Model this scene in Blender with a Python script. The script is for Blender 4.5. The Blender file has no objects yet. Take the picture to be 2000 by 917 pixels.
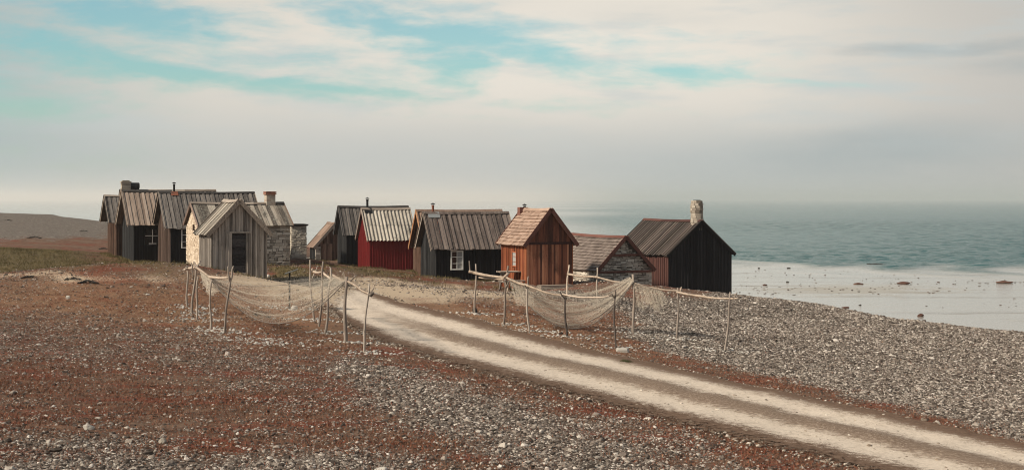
import bpy, bmesh, math, random
import numpy as np
from mathutils import Vector

R = math.radians
rng = random.Random(7)
nrs = np.random.RandomState(11)
sc = bpy.context.scene
col = sc.collection

# ------------------------------------------------------------------ camera
F = 2600.0            # focal length measured in photograph pixels (photo 2000 wide)
HZ = 388.0            # horizon row in the photograph
CZ = 6.0              # eye height above the sea
cam_d = bpy.data.cameras.new("camera")
cam = bpy.data.objects.new("camera", cam_d)
col.objects.link(cam)
cam.location = (0, 0, CZ)
cam.rotation_euler = (R(90), 0, 0)
cam_d.sensor_width = 36
cam_d.lens = 36 * F / 2000.0
cam_d.shift_y = -(458.5 - HZ) / 2000.0
cam_d.clip_start = 0.1
cam_d.clip_end = 40000
sc.camera = cam

# ------------------------------------------------------------------ sky, sun, exposure
SUN = Vector((-0.77, -0.39, 0.62)).normalized()
SUN_EL = math.asin(SUN.z)
SUN_ROT = math.atan2(SUN.x, SUN.y)
sc.view_settings.view_transform = 'Standard'
sc.view_settings.look = 'None'
sc.view_settings.exposure = 0.1
sc.view_settings.gamma = 1.0
sc.view_settings.use_curve_mapping = False
sc.render.engine = 'CYCLES'
sc.cycles.use_denoising = True
sc.cycles.filter_width = 1.0
sc.cycles.max_bounces = 6
sc.cycles.transparent_max_bounces = 8
sc.cycles.volume_bounces = 2

sun_d = bpy.data.lights.new("sun", 'SUN')
sun_d.energy = 5.0
sun_d.angle = R(6)
sun_d.color = (1.0, 0.88, 0.72)
sun = bpy.data.objects.new("sun", sun_d)
col.objects.link(sun)
sun.rotation_euler = SUN.to_track_quat('Z', 'Y').to_euler()


class NT:
    """tiny helper round a node tree"""
    def __init__(s, nt):
        s.nt = nt
    def n(s, typ, **kw):
        nd = s.nt.nodes.new(typ)
        ins = kw.pop('i', {})
        for k, v in kw.items():
            setattr(nd, k, v)
        for k, v in ins.items():
            s.set(nd.inputs[k], v)
        return nd
    def set(s, sock, v):
        if isinstance(v, bpy.types.NodeSocket):
            s.nt.links.new(v, sock)
        elif isinstance(v, bpy.types.Node):
            s.nt.links.new(v.outputs[0], sock)
        else:
            if hasattr(sock.default_value, '__len__') and not isinstance(v, str):
                v = list(v)
                if len(sock.default_value) == 4 and len(v) == 3:
                    v = v + [1.0]
            sock.default_value = v
    def math(s, op, a, b=0.0, c=0.0, clamp=False):
        nd = s.nt.nodes.new('ShaderNodeMath')
        nd.operation = op
        nd.use_clamp = clamp
        s.set(nd.inputs[0], a); s.set(nd.inputs[1], b)
        if op in ('MULTIPLY_ADD', 'SMOOTH_MIN', 'SMOOTH_MAX'):
            s.set(nd.inputs[2], c)
        return nd.outputs[0]
    def vmath(s, op, a, b=(0, 0, 0)):
        nd = s.nt.nodes.new('ShaderNodeVectorMath')
        nd.operation = op
        s.set(nd.inputs[0], a)
        if op == 'SCALE':
            s.set(nd.inputs['Scale'], b)
        else:
            s.set(nd.inputs[1], b)
        return nd.outputs['Value'] if op in ('LENGTH', 'DISTANCE', 'DOT_PRODUCT') else nd.outputs[0]
    def mix(s, f, a, b, blend='MIX'):
        nd = s.nt.nodes.new('ShaderNodeMix')
        nd.data_type = 'RGBA'
        nd.blend_type = blend
        s.set(nd.inputs['Factor'], f)
        s.set(nd.inputs[6], a); s.set(nd.inputs[7], b)
        return nd.outputs[2]
    def rng(s, v, a, b, c=0.0, d=1.0, smooth=True):
        nd = s.nt.nodes.new('ShaderNodeMapRange')
        nd.interpolation_type = 'SMOOTHSTEP' if smooth else 'LINEAR'
        nd.clamp = True
        for k, x in zip(range(5), (v, a, b, c, d)):
            s.set(nd.inputs[k], x)
        return nd.outputs[0]
    def noise(s, vec, scale, detail=4, rough=0.55, dist=0.0, out=0):
        nd = s.n('ShaderNodeTexNoise', i={'Vector': vec, 'Scale': scale, 'Detail': detail, 'Roughness': rough, 'Distortion': dist})
        return nd.outputs[out]
    def mapping(s, vec, loc=(0, 0, 0), rot=(0, 0, 0), scale=(1, 1, 1), typ='POINT'):
        nd = s.n('ShaderNodeMapping', vector_type=typ, i={'Vector': vec, 'Location': loc, 'Rotation': rot, 'Scale': scale})
        return nd.outputs[0]
    def ramp(s, v, stops, interp='LINEAR'):
        nd = s.nt.nodes.new('ShaderNodeValToRGB')
        cr = nd.color_ramp
        cr.interpolation = interp
        while len(cr.elements) < len(stops):
            cr.elements.new(0.5)
        for e, (p, c) in zip(cr.elements, stops):
            e.position = p
            e.color = (c[0], c[1], c[2], 1)
        s.set(nd.inputs[0], v)
        return nd.outputs[0]


def build_world():
    w = bpy.data.worlds.new("World")
    sc.world = w
    w.use_nodes = True
    nt = w.node_tree
    nt.nodes.clear()
    T = NT(nt)
    out = T.n('ShaderNodeOutputWorld')
    bg = T.n('ShaderNodeBackground', i={'Strength': 0.1})
    nt.links.new(bg.outputs[0], out.inputs[0])
    sky = T.n('ShaderNodeTexSky', sky_type='NISHITA')
    sky.sun_disc = False
    sky.sun_elevation = SUN_EL
    sky.sun_rotation = SUN_ROT
    sky.altitude = 0
    sky.air_density = 1.0
    sky.dust_density = 1.2
    sky.ozone_density = 2.0
    tc = T.n('ShaderNodeTexCoord')
    sep = T.n('ShaderNodeSeparateXYZ', i={0: tc.outputs['Generated']})
    az = T.math('ARCTAN2', sep.outputs[0], sep.outputs[1])
    el = T.math('ARCSINE', sep.outputs[2])
    P0 = T.n('ShaderNodeCombineXYZ', i={0: az, 1: el, 2: 0.0}).outputs[0]
    # wisps: slow warp plus fine streaks
    wv = T.mapping(P0, rot=(0, 0, R(5)), scale=(5, 22, 1))
    wn = T.n('ShaderNodeTexNoise', i={'Vector': wv, 'Scale': 1.0, 'Detail': 6, 'Roughness': 0.6})
    off = T.vmath('MULTIPLY', T.vmath('SUBTRACT', wn.outputs['Color'], (0.5, 0.5, 0.5)), (0.2, 0.036, 0.0))
    P = T.vmath('ADD', P0, off)
    blobs = [  # photo px centre, radii px, tilt deg, strength : openings where the blue shows
        (270, 30, 210, 40, 6, 1.0), (470, 66, 70, 15, 2, .75), (60, 92, 170, 34, 12, .8), (150, 118, 190, 26, 8, .8),
        (10, 190, 150, 45, 4, .6), (330, 140, 330, 24, 8, .9), (560, 165, 230, 17, 6, .8), (880, 70, 260, 34, 14, .9),
        (850, 118, 90, 52, 12, .75), (1030, 112, 130, 18, 14, .6), (1320, 140, 110, 26, 3, .75), (1130, 205, 200, 16, 4, .3),
        (640, 205, 300, 14, 5, .3), (60, 300, 330, 80, 0, .22), (820, 0, 130, 14, 6, .5), (1330, 62, 130, 16, 4, .3),
        (1510, 160, 160, 12, 3, .25), (230, 95, 420, 70, 5, .42), (1250, 95, 260, 40, 8, .28), (1000, 60, 260, 40, 10, .3), (700, 150, 140, 25, 5, .35)]
    tot = None
    for (px, py, rx, ry, tilt, amp) in blobs:
        a = math.atan((px - 1000) / F)
        e = (HZ - py) / F * math.cos(a)
        m = T.mapping(P, loc=(a, e, 0), rot=(0, 0, R(-tilt)), scale=(rx / F, ry / F, 1), typ='TEXTURE')
        g = T.math('MULTIPLY', T.rng(T.vmath('LENGTH', m), 2.1, -.1, 0, 1), amp * 1.3)
        tot = g if tot is None else T.math('MAXIMUM', tot, g)
    # the rest of the dome: broad generic openings outside the part described above
    gen = T.noise(T.mapping(P0, scale=(3, 9, 1)), 1.3, 5, 0.6)
    high = T.math('MULTIPLY', T.rng(gen, 0.36, 0.6), T.rng(el, 0.16, 0.24))
    tot = T.math('MAXIMUM', tot, T.math('MULTIPLY', high, 0.35))
    fine = T.noise(T.mapping(P0, rot=(0, 0, R(6)), scale=(9, 60, 1)), 1.5, 8, 0.62)
    fb = T.n('ShaderNodeTexNoise', i={'Vector': T.mapping(P0, rot=(0, 0, R(9)), scale=(6.5, 24, 1)), 'Scale': 1.3, 'Detail': 9, 'Roughness': 0.62, 'Lacunarity': 2.1, 'Distortion': 0.7}).outputs[0]
    fb2 = T.noise(T.mapping(P0, rot=(0, 0, R(13)), scale=(22, 70, 1)), 1.3, 7, 0.6, 0.4)
    val = T.math('ADD', tot, T.math('ADD', T.math('MULTIPLY', T.math('SUBTRACT', fb, .5), 1.5), T.math('MULTIPLY', T.math('SUBTRACT', fb2, .5), 1.0)))
    val = T.math('MULTIPLY', val, T.rng(tot, 0.0, 0.25))
    mask = T.math('MULTIPLY', T.rng(val, 0.02, 1.1), .85)
    # colour of the open sky: physical sky graded to teal
    blue = T.mix(1.0, sky.outputs[0], (0.86, 1.26, 1.12, 1), 'MULTIPLY')
    haze_f = T.rng(el, 0.0, 0.11, 0.55, 0.0)
    blue = T.mix(haze_f, blue, (4.6, 5.0, 4.8, 1))
    # cloud veil colours: pale grey low down, cream higher, greyer off to the right and left
    veil = T.mix(T.rng(el, 0.02, 0.085), (4.9, 5.1, 4.95, 1), (6.6, 6.25, 5.6, 1))
    c2 = T.mapping(P, loc=(0.04, 0.115, 0), scale=(0.30, 0.075, 1), typ='TEXTURE')
    glow = T.rng(T.vmath('LENGTH', c2), 1.2, 0.0)
    veil = T.mix(T.math('MULTIPLY', glow, 0.75), veil, (8.1, 7.55, 6.7, 1))
    side = T.rng(az, 0.16, 0.42)
    veil = T.mix(T.math('MULTIPLY', side, 0.75), veil, (4.6, 4.5, 4.25, 1))
    sidel = T.rng(az, -0.2, -0.42)
    veil = T.mix(T.math('MULTIPLY', sidel, 0.8), veil, (3.4, 4.3, 4.4, 1))
    # grey bars in the veil
    dk = None
    for (px, py, rx, ry, tilt, amp) in [(1850, 88, 260, 16, -1, .75), (1700, 300, 360, 70, -4, .7), (1850, 310, 120, 45, 20, .4),
                                        (1450, 330, 330, 55, 0, .28), (1260, 30, 200, 20, 3, .15), (2050, 120, 160, 30, 0, .5), (300, 330, 500, 50, 0, .12)]:
        a = math.atan((px - 1000) / F)
        e = (HZ - py) / F * math.cos(a)
        m = T.mapping(P, loc=(a, e, 0), rot=(0, 0, R(-tilt)), scale=(rx / F, ry / F, 1), typ='TEXTURE')
        g = T.math('MULTIPLY', T.rng(T.vmath('LENGTH', m), 1.2, 0.0), amp)
        dk = g if dk is None else T.math('MAXIMUM', dk, g)
    veil = T.mix(T.math('MULTIPLY', dk, T.math('MULTIPLY_ADD', fine, 0.8, 0.5)), veil, (3.5, 4.05, 4.15, 1))
    # soft mottling in the veil
    mot = T.noise(T.mapping(P0, rot=(0, 0, R(6)), scale=(5, 26, 1)), 1.4, 6, 0.55)
    veil = T.mix(T.math('MULTIPLY', T.rng(mot, 0.46, 0.68), T.rng(el, 0.02, 0.08, 0.0, 0.6)), veil, (5.0, 5.6, 5.6, 1))
    skyc = T.mix(mask, veil, blue)
    # the dome overhead is open sky, deeper than the bright veil low over the sea
    zen = T.mix(0.5, T.mix(1.0, sky.outputs[0], (0.9, 1.05, 0.95, 1), 'MULTIPLY'), (1.5, 1.4, 1.3, 1))
    skyc = T.mix(T.rng(el, 0.16, 0.5, 0.0, 0.92), skyc, zen)
    # below the horizon a neutral dim ground tone so nothing glows from underneath
    skyc = T.mix(T.rng(el, -0.01, -0.03), skyc, (2.2, 2.1, 2.0, 1))
    nt.links.new(skyc, bg.inputs['Color'])


build_world()


# ------------------------------------------------------------------ mesh helpers
class MB:
    def __init__(s):
        s.v = []; s.f = []; s.t = []
    def hexa(s, p, tint=None):
        """8 points: bottom ring 0-3, top ring 4-7 (counter-clockwise seen from the top)"""
        b = len(s.v)
        s.v += [tuple(q) for q in p]
        for q in ((0, 3, 2, 1), (4, 5, 6, 7), (0, 1, 5, 4), (1, 2, 6, 5), (2, 3, 7, 6), (3, 0, 4, 7)):
            s.f.append(tuple(b + k for k in q))
            s.t.append(rng.random() if tint is None else tint)
    def box(s, x0, x1, y0, y1, z0, z1, tint=None):
        s.hexa([(x0, y0, z0), (x1, y0, z0), (x1, y1, z0), (x0, y1, z0),
                (x0, y0, z1), (x1, y0, z1), (x1, y1, z1), (x0, y1, z1)], tint)
    def fbox(s, O, a, b, c, ra, rb, rc, tint=None):
        """box in the frame O + a,b,c (vectors), ranges ra, rb, rc"""
        O = Vector(O); P = []
        for zc in rc:
            for (i, j) in ((0, 0), (1, 0), (1, 1), (0, 1)):
                P.append(O + a * ra[i] + b * rb[j] + c * zc)
        s.hexa(P, tint)
    def tube(s, pts, rad, sides=7, tint=None, jit=0.0, caps=True):
        pts = [Vector(p) for p in pts]
        n = len(pts)
        t = rng.random() if tint is None else tint
        base = len(s.v)
        up = Vector((0.31, 0.87, 0.38))
        for i, p in enumerate(pts):
            d = (pts[min(i + 1, n - 1)] - pts[max(i - 1, 0)])
            if d.length < 1e-6:
                d = Vector((0, 0, 1))
            d.normalize()
            a = d.cross(up)
            if a.length < 1e-3:
                a = d.cross(Vector((1, 0, 0)))
            a.normalize(); b = d.cross(a)
            r = rad[i] if hasattr(rad, '__len__') else rad
            for k in range(sides):
                an = 2 * math.pi * k / sides
                rr = r * (1 + jit * (rng.random() - .5) * 2)
                q = p + a * math.cos(an) * rr + b * math.sin(an) * rr
                s.v.append(tuple(q))
        for i in range(n - 1):
            for k in range(sides):
                k2 = (k + 1) % sides
                s.f.append((base + i * sides + k, base + i * sides + k2, base + (i + 1) * sides + k2, base + (i + 1) * sides + k))
                s.t.append(t)
        if caps:
            s.f.append(tuple(base + k for k in range(sides))[::-1]); s.t.append(t)
            s.f.append(tuple(base + (n - 1) * sides + k for k in range(sides))); s.t.append(t)
    def build(s, name, m, parent=None, smooth=False):
        me = bpy.data.meshes.new(name)
        me.from_pydata(s.v, [], s.f)
        a = me.attributes.new('tint', 'FLOAT', 'FACE')
        a.data.foreach_set('value', np.array(s.t, dtype=np.float32))
        me.materials.append(m)
        bm = bmesh.new(); bm.from_mesh(me)
        bmesh.ops.recalc_face_normals(bm, faces=bm.faces)
        bm.to_mesh(me); bm.free()
        if smooth:
            me.polygons.foreach_set('use_smooth', [True] * len(me.polygons))
        o = bpy.data.objects.new(name, me)
        col.objects.link(o)
        if parent is not None:
            o.parent = parent
        return o


def tag(o, label=None, cat=None, group=None, kind=None):
    if label: o['label'] = label
    if cat: o['category'] = cat
    if group: o['group'] = group
    if kind: o['kind'] = kind
    return o


def empty(name, loc, rz=0.0):
    o = bpy.data.objects.new(name, None)
    col.objects.link(o)
    o.location = loc
    o.rotation_euler = (0, 0, rz)
    o.empty_display_size = 0.3
    return o


# ------------------------------------------------------------------ materials
def new_mat(name):
    m = bpy.data.materials.new(name)
    m.use_nodes = True
    nt = m.node_tree
    nt.nodes.clear()
    T = NT(nt)
    out = T.n('ShaderNodeOutputMaterial')
    bs = T.n('ShaderNodeBsdfPrincipled')
    nt.links.new(bs.outputs[0], out.inputs[0])
    return m, T, bs, out


def wood(name, dark, mid, light, axis='z', streak=26.0, rough=0.85, stain=(0.02, 0.018, 0.016), stain_amt=0.35, tint_amt=0.5,
         lichen=None, bump=0.5, lichen_amt=0.55, foot=0.0, spec=0.25):
    """weathered boards; 'axis' is the direction of the grain in the object's own axes"""
    m, T, bs, out = new_mat(name)
    tc = T.n('ShaderNodeTexCoord').outputs['Object']
    at = T.n('ShaderNodeAttribute', attribute_name='tint').outputs['Fac']
    sep = T.n('ShaderNodeSeparateXYZ', i={0: tc})
    k = {'z': (streak, streak, 0.9), 'x': (0.9, streak, streak), 'yz': (streak, 1.1, 1.1)}[axis]
    shift = T.n('ShaderNodeCombineXYZ', i={0: T.math('MULTIPLY', at, 13.7), 1: T.math('MULTIPLY', at, 7.3), 2: T.math('MULTIPLY', at, 31.0)}).outputs[0]
    gv = T.vmath('ADD', T.mapping(tc, scale=k), shift)
    grain = T.noise(gv, 1.0, 6, 0.65)
    f = T.math('ADD', T.math('MULTIPLY', T.math('SUBTRACT', at, 0.5), tint_amt), grain)
    c = T.ramp(f, [(0.22, dark), (0.5, mid), (0.78, light)])
    big = T.noise(T.mapping(tc, scale=tuple(0.9 if q > 2 else 0.45 for q in k)), 2.2, 5, 0.7)
    c = T.mix(T.math('MULTIPLY', T.rng(big, 0.5, 0.72), stain_amt), c, stain)
    knots = T.n('ShaderNodeTexVoronoi', feature='F1', i={'Vector': T.vmath('ADD', T.mapping(tc, scale=tuple(9 if q > 2 else 2.4 for q in k)), shift), 'Scale': 1.0}).outputs['Distance']
    c = T.mix(T.rng(knots, 0.16, 0.05, 0.0, 0.6), c, tuple(q * 0.5 for q in dark))
    if lichen:
        ln = T.noise(tc, 9.0, 6, 0.7)
        lp = T.noise(tc, 1.4, 4, 0.6)
        c = T.mix(T.math('MULTIPLY', T.math('MULTIPLY', T.rng(ln, 0.5, 0.62), T.rng(lp, 0.35, 0.6)), lichen_amt), c, lichen)
    T.set(bs.inputs['Base Color'], c)
    T.set(bs.inputs['Roughness'], rough)
    T.set(bs.inputs['Specular IOR Level'], spec)
    bp = T.n('ShaderNodeBump', i={'Height': grain, 'Strength': bump, 'Distance': 0.02})
    T.set(bs.inputs['Normal'], bp.outputs[0])
    return m


def stone_mat(name, cols, mottle=0.5, rough=0.9):
    m, T, bs, out = new_mat(name)
    tc = T.n('ShaderNodeTexCoord').outputs['Object']
    at = T.n('ShaderNodeAttribute', attribute_name='tint').outputs['Fac']
    n = T.noise(tc, 11.0, 6, 0.7)
    f = T.math('ADD', at, T.math('MULTIPLY', T.math('SUBTRACT', n, 0.5), mottle))
    st = [(i / (len(cols) - 1), c) for i, c in enumerate(cols)]
    c = T.ramp(f, st)
    sp = T.noise(tc, 60.0, 2, 0.5)
    c = T.mix(T.rng(sp, 0.62, 0.72, 0, 0.45), c, (0.05, 0.045, 0.04))
    T.set(bs.inputs['Base Color'], c)
    T.set(bs.inputs['Roughness'], rough)
    T.set(bs.inputs['Specular IOR Level'], 0.2)
    bp = T.n('ShaderNodeBump', i={'Height': T.noise(tc, 25.0, 6, 0.7), 'Strength': 0.6, 'Distance': 0.03})
    T.set(bs.inputs['Normal'], bp.outputs[0])
    return m


def plain(name, c, rough=0.6, metal=0.0, var=0.25, scale=8.0, spec=0.4):
    m, T, bs, out = new_mat(name)
    tc = T.n('ShaderNodeTexCoord').outputs['Object']
    n = T.noise(tc, scale, 5, 0.65)
    cc = T.mix(n, tuple(q * (1 - var) for q in c), tuple(min(1, q * (1 + var)) for q in c))
    T.set(bs.inputs['Base Color'], cc)
    T.set(bs.inputs['Roughness'], rough)
    T.set(bs.inputs['Metallic'], metal)
    T.set(bs.inputs['Specular IOR Level'], spec)
    return m


M = {}
M['grey'] = wood('weathered_grey_boards', (.09, .077, .068), (.3, .262, .23), (.52, .465, .41), stain_amt=.3, tint_amt=.5)
M['greybrown'] = wood('grey_brown_boards', (.06, .04, .032), (.165, .113, .09), (.29, .215, .18), tint_amt=.5)
M['darkgrey'] = wood('dark_grey_boards', (.022, .022, .023), (.05, .05, .052), (.10, .099, .1), tint_amt=.4)
M['black'] = wood('tarred_black_boards', (.005, .005, .007), (.0095, .0095, .012), (.022, .022, .026), tint_amt=.45, spec=.15, stain=(.006, .006, .007))
M['blackgable'] = wood('tarred_gable_boards', (.007, .007, .009), (.017, .0165, .019), (.045, .043, .046), tint_amt=.35, spec=.2, stain=(.007, .007, .009))
M['brown'] = wood('brown_boards', (.05, .027, .02), (.155, .09, .065), (.29, .19, .14), tint_amt=.5)
M['redbrown'] = wood('worn_red_brown_boards', (.055, .022, .016), (.29, .102, .058), (.54, .25, .145), tint_amt=.55, streak=44.0, stain=(.022, .012, .01), stain_amt=.55)
M['redbrown_side'] = wood('orange_red_boards', (.10, .03, .016), (.34, .105, .05), (.5, .19, .09), tint_amt=.6, stain_amt=.15)
M['falured'] = wood('red_painted_boards', (.13, .012, .014), (.215, .02, .021), (.3, .04, .035), tint_amt=.22, stain_amt=.15, bump=.3)
M['redside'] = wood('dark_red_side_boards', (.035, .015, .013), (.085, .036, .03), (.145, .066, .052), tint_amt=.4)
M['trim_orange'] = wood('orange_trim', (.2, .09, .045), (.36, .18, .09), (.48, .27, .15), axis='x', streak=18, tint_amt=.2, stain_amt=.2)
M['trim_red'] = wood('red_trim', (.07, .028, .022), (.135, .056, .044), (.21, .1, .078), axis='x', streak=18, tint_amt=.3, stain_amt=.2)
M['trim_grey'] = wood('grey_trim', (.12, .095, .08), (.29, .24, .2), (.44, .38, .32), axis='x', streak=18, tint_amt=.3, stain_amt=.2)
M['trim_dark'] = wood('dark_trim', (.02, .018, .018), (.05, .045, .043), (.1, .09, .085), axis='x', streak=18, tint_amt=.3, stain_amt=.2)
M['roof_brown'] = wood('brown_grey_roof_boards', (.13, .095, .075), (.30, .23, .185), (.43, .345, .285), axis='yz', tint_amt=.35)
M['roof_dark'] = wood('dark_grey_roof_boards', (.034, .029, .027), (.11, .096, .088), (.24, .212, .19), axis='yz', tint_amt=.35, lichen=(.26, .24, .215), lichen_amt=.3)
M['roof_darkbrown'] = wood('dark_brown_roof_boards', (.04, .031, .028), (.118, .092, .081), (.22, .178, .157), axis='yz', tint_amt=.4, lichen=(.24, .2, .17), lichen_amt=.4)
M['roof_grey'] = wood('old_grey_roof_planks', (.075, .063, .053), (.26, .222, .185), (.42, .37, .31), axis='yz', tint_amt=.6, stain=(.025, .024, .022), stain_amt=.8, lichen=(.36, .35, .29))
M['roof_pale'] = wood('pale_lichen_roof', (.11, .1, .085), (.33, .295, .25), (.50, .455, .39), axis='yz', tint_amt=.3, stain=(.05, .045, .038), stain_amt=.85, lichen=(.5, .48, .42))
M['roof_tile'] = wood('pink_brown_roof_shingles', (.2, .13, .098), (.34, .232, .178), (.44, .315, .245), axis='yz', tint_amt=.35, streak=30)
M['roof_tile_grey'] = wood('grey_brown_roof_shingles', (.1, .077, .066), (.185, .147, .128), (.27, .222, .195), axis='yz', tint_amt=.35, streak=30)
M['roof_rust'] = wood('rusty_brown_roof', (.11, .07, .05), (.22, .15, .115), (.33, .24, .19), axis='yz', tint_amt=.3)
M['roof_black'] = wood('black_brown_roof_boards', (.02, .016, .014), (.066, .05, .043), (.165, .128, .11), axis='yz', tint_amt=.3, spec=.3)
M['stone'] = stone_mat('limestone_rubble', [(.2, .175, .145), (.4, .355, .3), (.55, .495, .42), (.66, .605, .52)])
M['stone_pale'] = stone_mat('pale_limestone', [(.34, .3, .25), (.5, .45, .375), (.62, .56, .47)])
M['mortar'] = stone_mat('dark_joint_fill', [(.08, .069, .058), (.14, .122, .103), (.19, .168, .143)])  # dark mortar colour between the stones
M['plaster'] = stone_mat('cream_limewash', [(.46, .36, .265), (.60, .49, .375), (.67, .565, .45)], mottle=.9)
M['chim_stone'] = stone_mat('chimney_limestone', [(.2, .165, .13), (.36, .305, .25), (.48, .425, .35)])
M['brick'] = stone_mat('old_brick', [(.2, .075, .05), (.29, .13, .085), (.42, .35, .285), (.5, .44, .37)])
M['white'] = plain('white_paint', (.72, .71, .66), .55, var=.12, scale=20)
M['offwhite'] = plain('curtain_white', (.3, .3, .29), .9, var=.2)
M['pipe'] = plain('sooty_pipe', (.03, .028, .028), .5, .6, .4)
M['rust'] = plain('rusty_pipe', (.20, .07, .04), .75, .2, .5, 14)
M['flash'] = plain('galvanised_flashing', (.42, .43, .42), .45, .6, .2)
M['darkdoor'] = wood('dark_door_boards', (.016, .015, .017), (.04, .037, .04), (.08, .074, .074), axis='x', streak=10, tint_amt=.5)
M['pole'] = wood('bleached_pole', (.13, .1, .082), (.30, .25, .21), (.46, .4, .34), axis='z', streak=40, tint_amt=.35, bump=.8)
M['pole_pale'] = wood('bare_rail', (.22, .165, .125), (.44, .35, .275), (.58, .48, .40), axis='x', streak=14, tint_amt=.3, bump=.8)
M['pole_dark'] = wood('dark_pole', (.035, .028, .025), (.09, .072, .062), (.18, .145, .125), axis='z', streak=40, tint_amt=.4, bump=.8)
M['tablewood'] = wood('picnic_table_wood', (.16, .125, .1), (.36, .295, .24), (.52, .44, .37), axis='x', streak=24, tint_amt=.5)
M['tabledark'] = wood('picnic_table_frame', (.05, .042, .038), (.12, .1, .088), (.2, .17, .15), axis='z', streak=24, tint_amt=.5)
M['net'] = plain('net_twine', (.58, .515, .43), .95, 0, .25, 3, spec=.1)
M['rope'] = plain('net_rope', (.19, .165, .145), .95, 0, .35, 6, spec=.1)
M['blackmetal'] = plain('black_painted_steel', (.012, .012, .013), .45, .2, .3)
M['panel'] = plain('sign_panel', (.12, .125, .12), .35, 0, .2)
M['rock'] = stone_mat('white_limestone_rock', [(.32, .29, .25), (.5, .46, .41), (.64, .6, .54)])
M['rock_dull'] = stone_mat('dull_rock', [(.16, .145, .12), (.28, .25, .21), (.38, .34, .29)])
M['seaweed_rock'] = stone_mat('brown_weed_rock', [(.04, .018, .013), (.095, .045, .032), (.16, .088, .066)])
M['drift'] = wood('dark_driftwood', (.012, .011, .01), (.03, .028, .025), (.07, .063, .055), axis='x', streak=20, tint_amt=.5)


def glass_mat():
    m, T, bs, out = new_mat('window_glass')
    T.set(bs.inputs['Base Color'], (.012, .014, .016))
    T.set(bs.inputs['Roughness'], 0.08)
    T.set(bs.inputs['Specular IOR Level'], 0.6)
    return m
M['glass'] = glass_mat()


# ------------------------------------------------------------------ houses: measurements -> frames
def rx(px): return (px - 1000.0) / F
def zpx(py, d): return CZ - (py - HZ) / F * d


class Frame:
    """plan and heights of one hut; local x runs along the ridge, the gable we see is x = 0"""
    def __init__(s, typ, xc, d, th, xl, xr, ye, yr, og, oe, yb):
        s.typ = typ; s.th = R(th)
        c, sn = math.cos(s.th), math.sin(s.th)
        X = rx(xc) * d
        Lu = (rx(xr) * d - X) / (c - rx(xr) * sn)
        Lv = (X - rx(xl) * d) / (sn + rx(xl) * c)
        s.base = zpx(yb[1], d)
        s.ctrl = [(X, d, s.base)]
        P1 = (X + Lu * c, d + Lu * sn); P2 = (X - Lv * sn, d + Lv * c)
        if yb[2]: s.ctrl.append((P1[0], P1[1], zpx(yb[2], P1[1])))
        if yb[0]: s.ctrl.append((P2[0], P2[1], zpx(yb[0], P2[1])))
        if typ == 'left':
            s.O = (X, d); s.rot = s.th; s.L = Lu; s.W = Lv; yn = -oe
        else:
            s.O = P1; s.rot = s.th + math.pi / 2; s.L = Lv; s.W = Lu; yn = Lu + oe
        s.og = og; s.oe = oe
        if yr is not None:
            s.ze = zpx(ye, s.world(-og, yn, 0)[1]) - s.base
            s.zr = zpx(yr, s.world(-og, s.W / 2, 0)[1]) - s.base
            s.slope = (s.zr - s.ze) / (s.W / 2 + oe)
    def world(s, x, y, z):
        c, n = math.cos(s.rot), math.sin(s.rot)
        return (s.O[0] + x * c - y * n, s.O[1] + x * n + y * c, s.base + z)
    def local(s, p):
        c, n = math.cos(s.rot), math.sin(s.rot)
        dx, dy = p[0] - s.O[0], p[1] - s.O[1]
        return Vector((dx * c + dy * n, -dx * n + dy * c, p[2] - s.base))
    def on_plane(s, px, py, x=None, y=None):
        """where the sight line through a photo pixel meets the local plane x = const or y = const"""
        a = s.local((0, 0, CZ)); b = s.local((rx(px), 1.0, CZ - (py - HZ) / F)) - a
        t = (x - a.x) / b.x if x is not None else (y - a.y) / b.y
        return a + b * t
    def roof(s, y): return s.zr - s.slope * abs(y - s.W / 2)


FR = {
    'A': Frame('left', 227, 82, 24, 211, 292, 435, 382, .46, .22, (497, 499, None)),
    'B': Frame('left', 262, 77, 24, 240, 335, 440, 372.5, .37, .2, (503, 508, None)),
    'C': Frame('left', 333, 72, 21, 309, 505, 447, 376, .28, .2, (512, 516, None)),
    'D': Frame('left', 391, 62, 24, 364, 566, 442, 397, .12, .16, (519, 525, 519)),
    'E': Frame('front', 413, 55, 22, 390, 520, 460, 391, .16, .2, (536, 539, 541)),
    'F': Frame('left', 570, 80, 17, 566, 598, None, None, 0, 0, (None, 506, 507)),
    'G': Frame('front', 617, 92, 24, 606, 692, 484, 435, .2, .2, (506, 508, 511)),
    'H': Frame('left', 677, 82, 18, 660, 800, 460, 403, .24, .2, (517, 519, None)),
    'I': Frame('left', 722, 74, 18, 700, 808, 470, 407, .14, .16, (524, 528, 530)),
    'J': Frame('left', 836, 70, 17, 808, 988, 489, 410.5, .25, .16, (538, 543, None)),
    'K': Frame('left', 852, 66, 17, 823, 1000, 488, 415, .28, .18, (543, 548, 553)),
    'L': Frame('front', 1029, 60, 24, 980, 1118, 480, 408, .16, .2, (553, 559, 563)),
    'M': Frame('front', 1167, 64, 24, 1070, 1272, 530, 462, .16, .12, (None, 562, 561)),
    'N': Frame('front', 1306, 68, 24, 1204, 1428, 499, 431, .14, .16, (None, 575, 577)),
    'Z': Frame('left', 252, 92, 24, 236, 424, 438, 370.5, .3, .2, (None, 500, None)),
}
for k, f in FR.items():
    print('HUT', k, 'W %.2f L %.2f' % (f.W, f.L), 'base %.2f' % f.base, ('eave %.2f ridge %.2f slope %.0f' % (f.ze, f.zr, math.degrees(math.atan(f.slope)))) if hasattr(f, 'ze') else '')

# ------------------------------------------------------------------ terrain heights
ctrl = []
def cp(px, py=None, d=None, z=None):
    if z is None: z = zpx(py, d)
    elif d is None: d = (CZ - z) * F / (py - HZ)
    ctrl.append((rx(px) * d, d, z))

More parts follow.
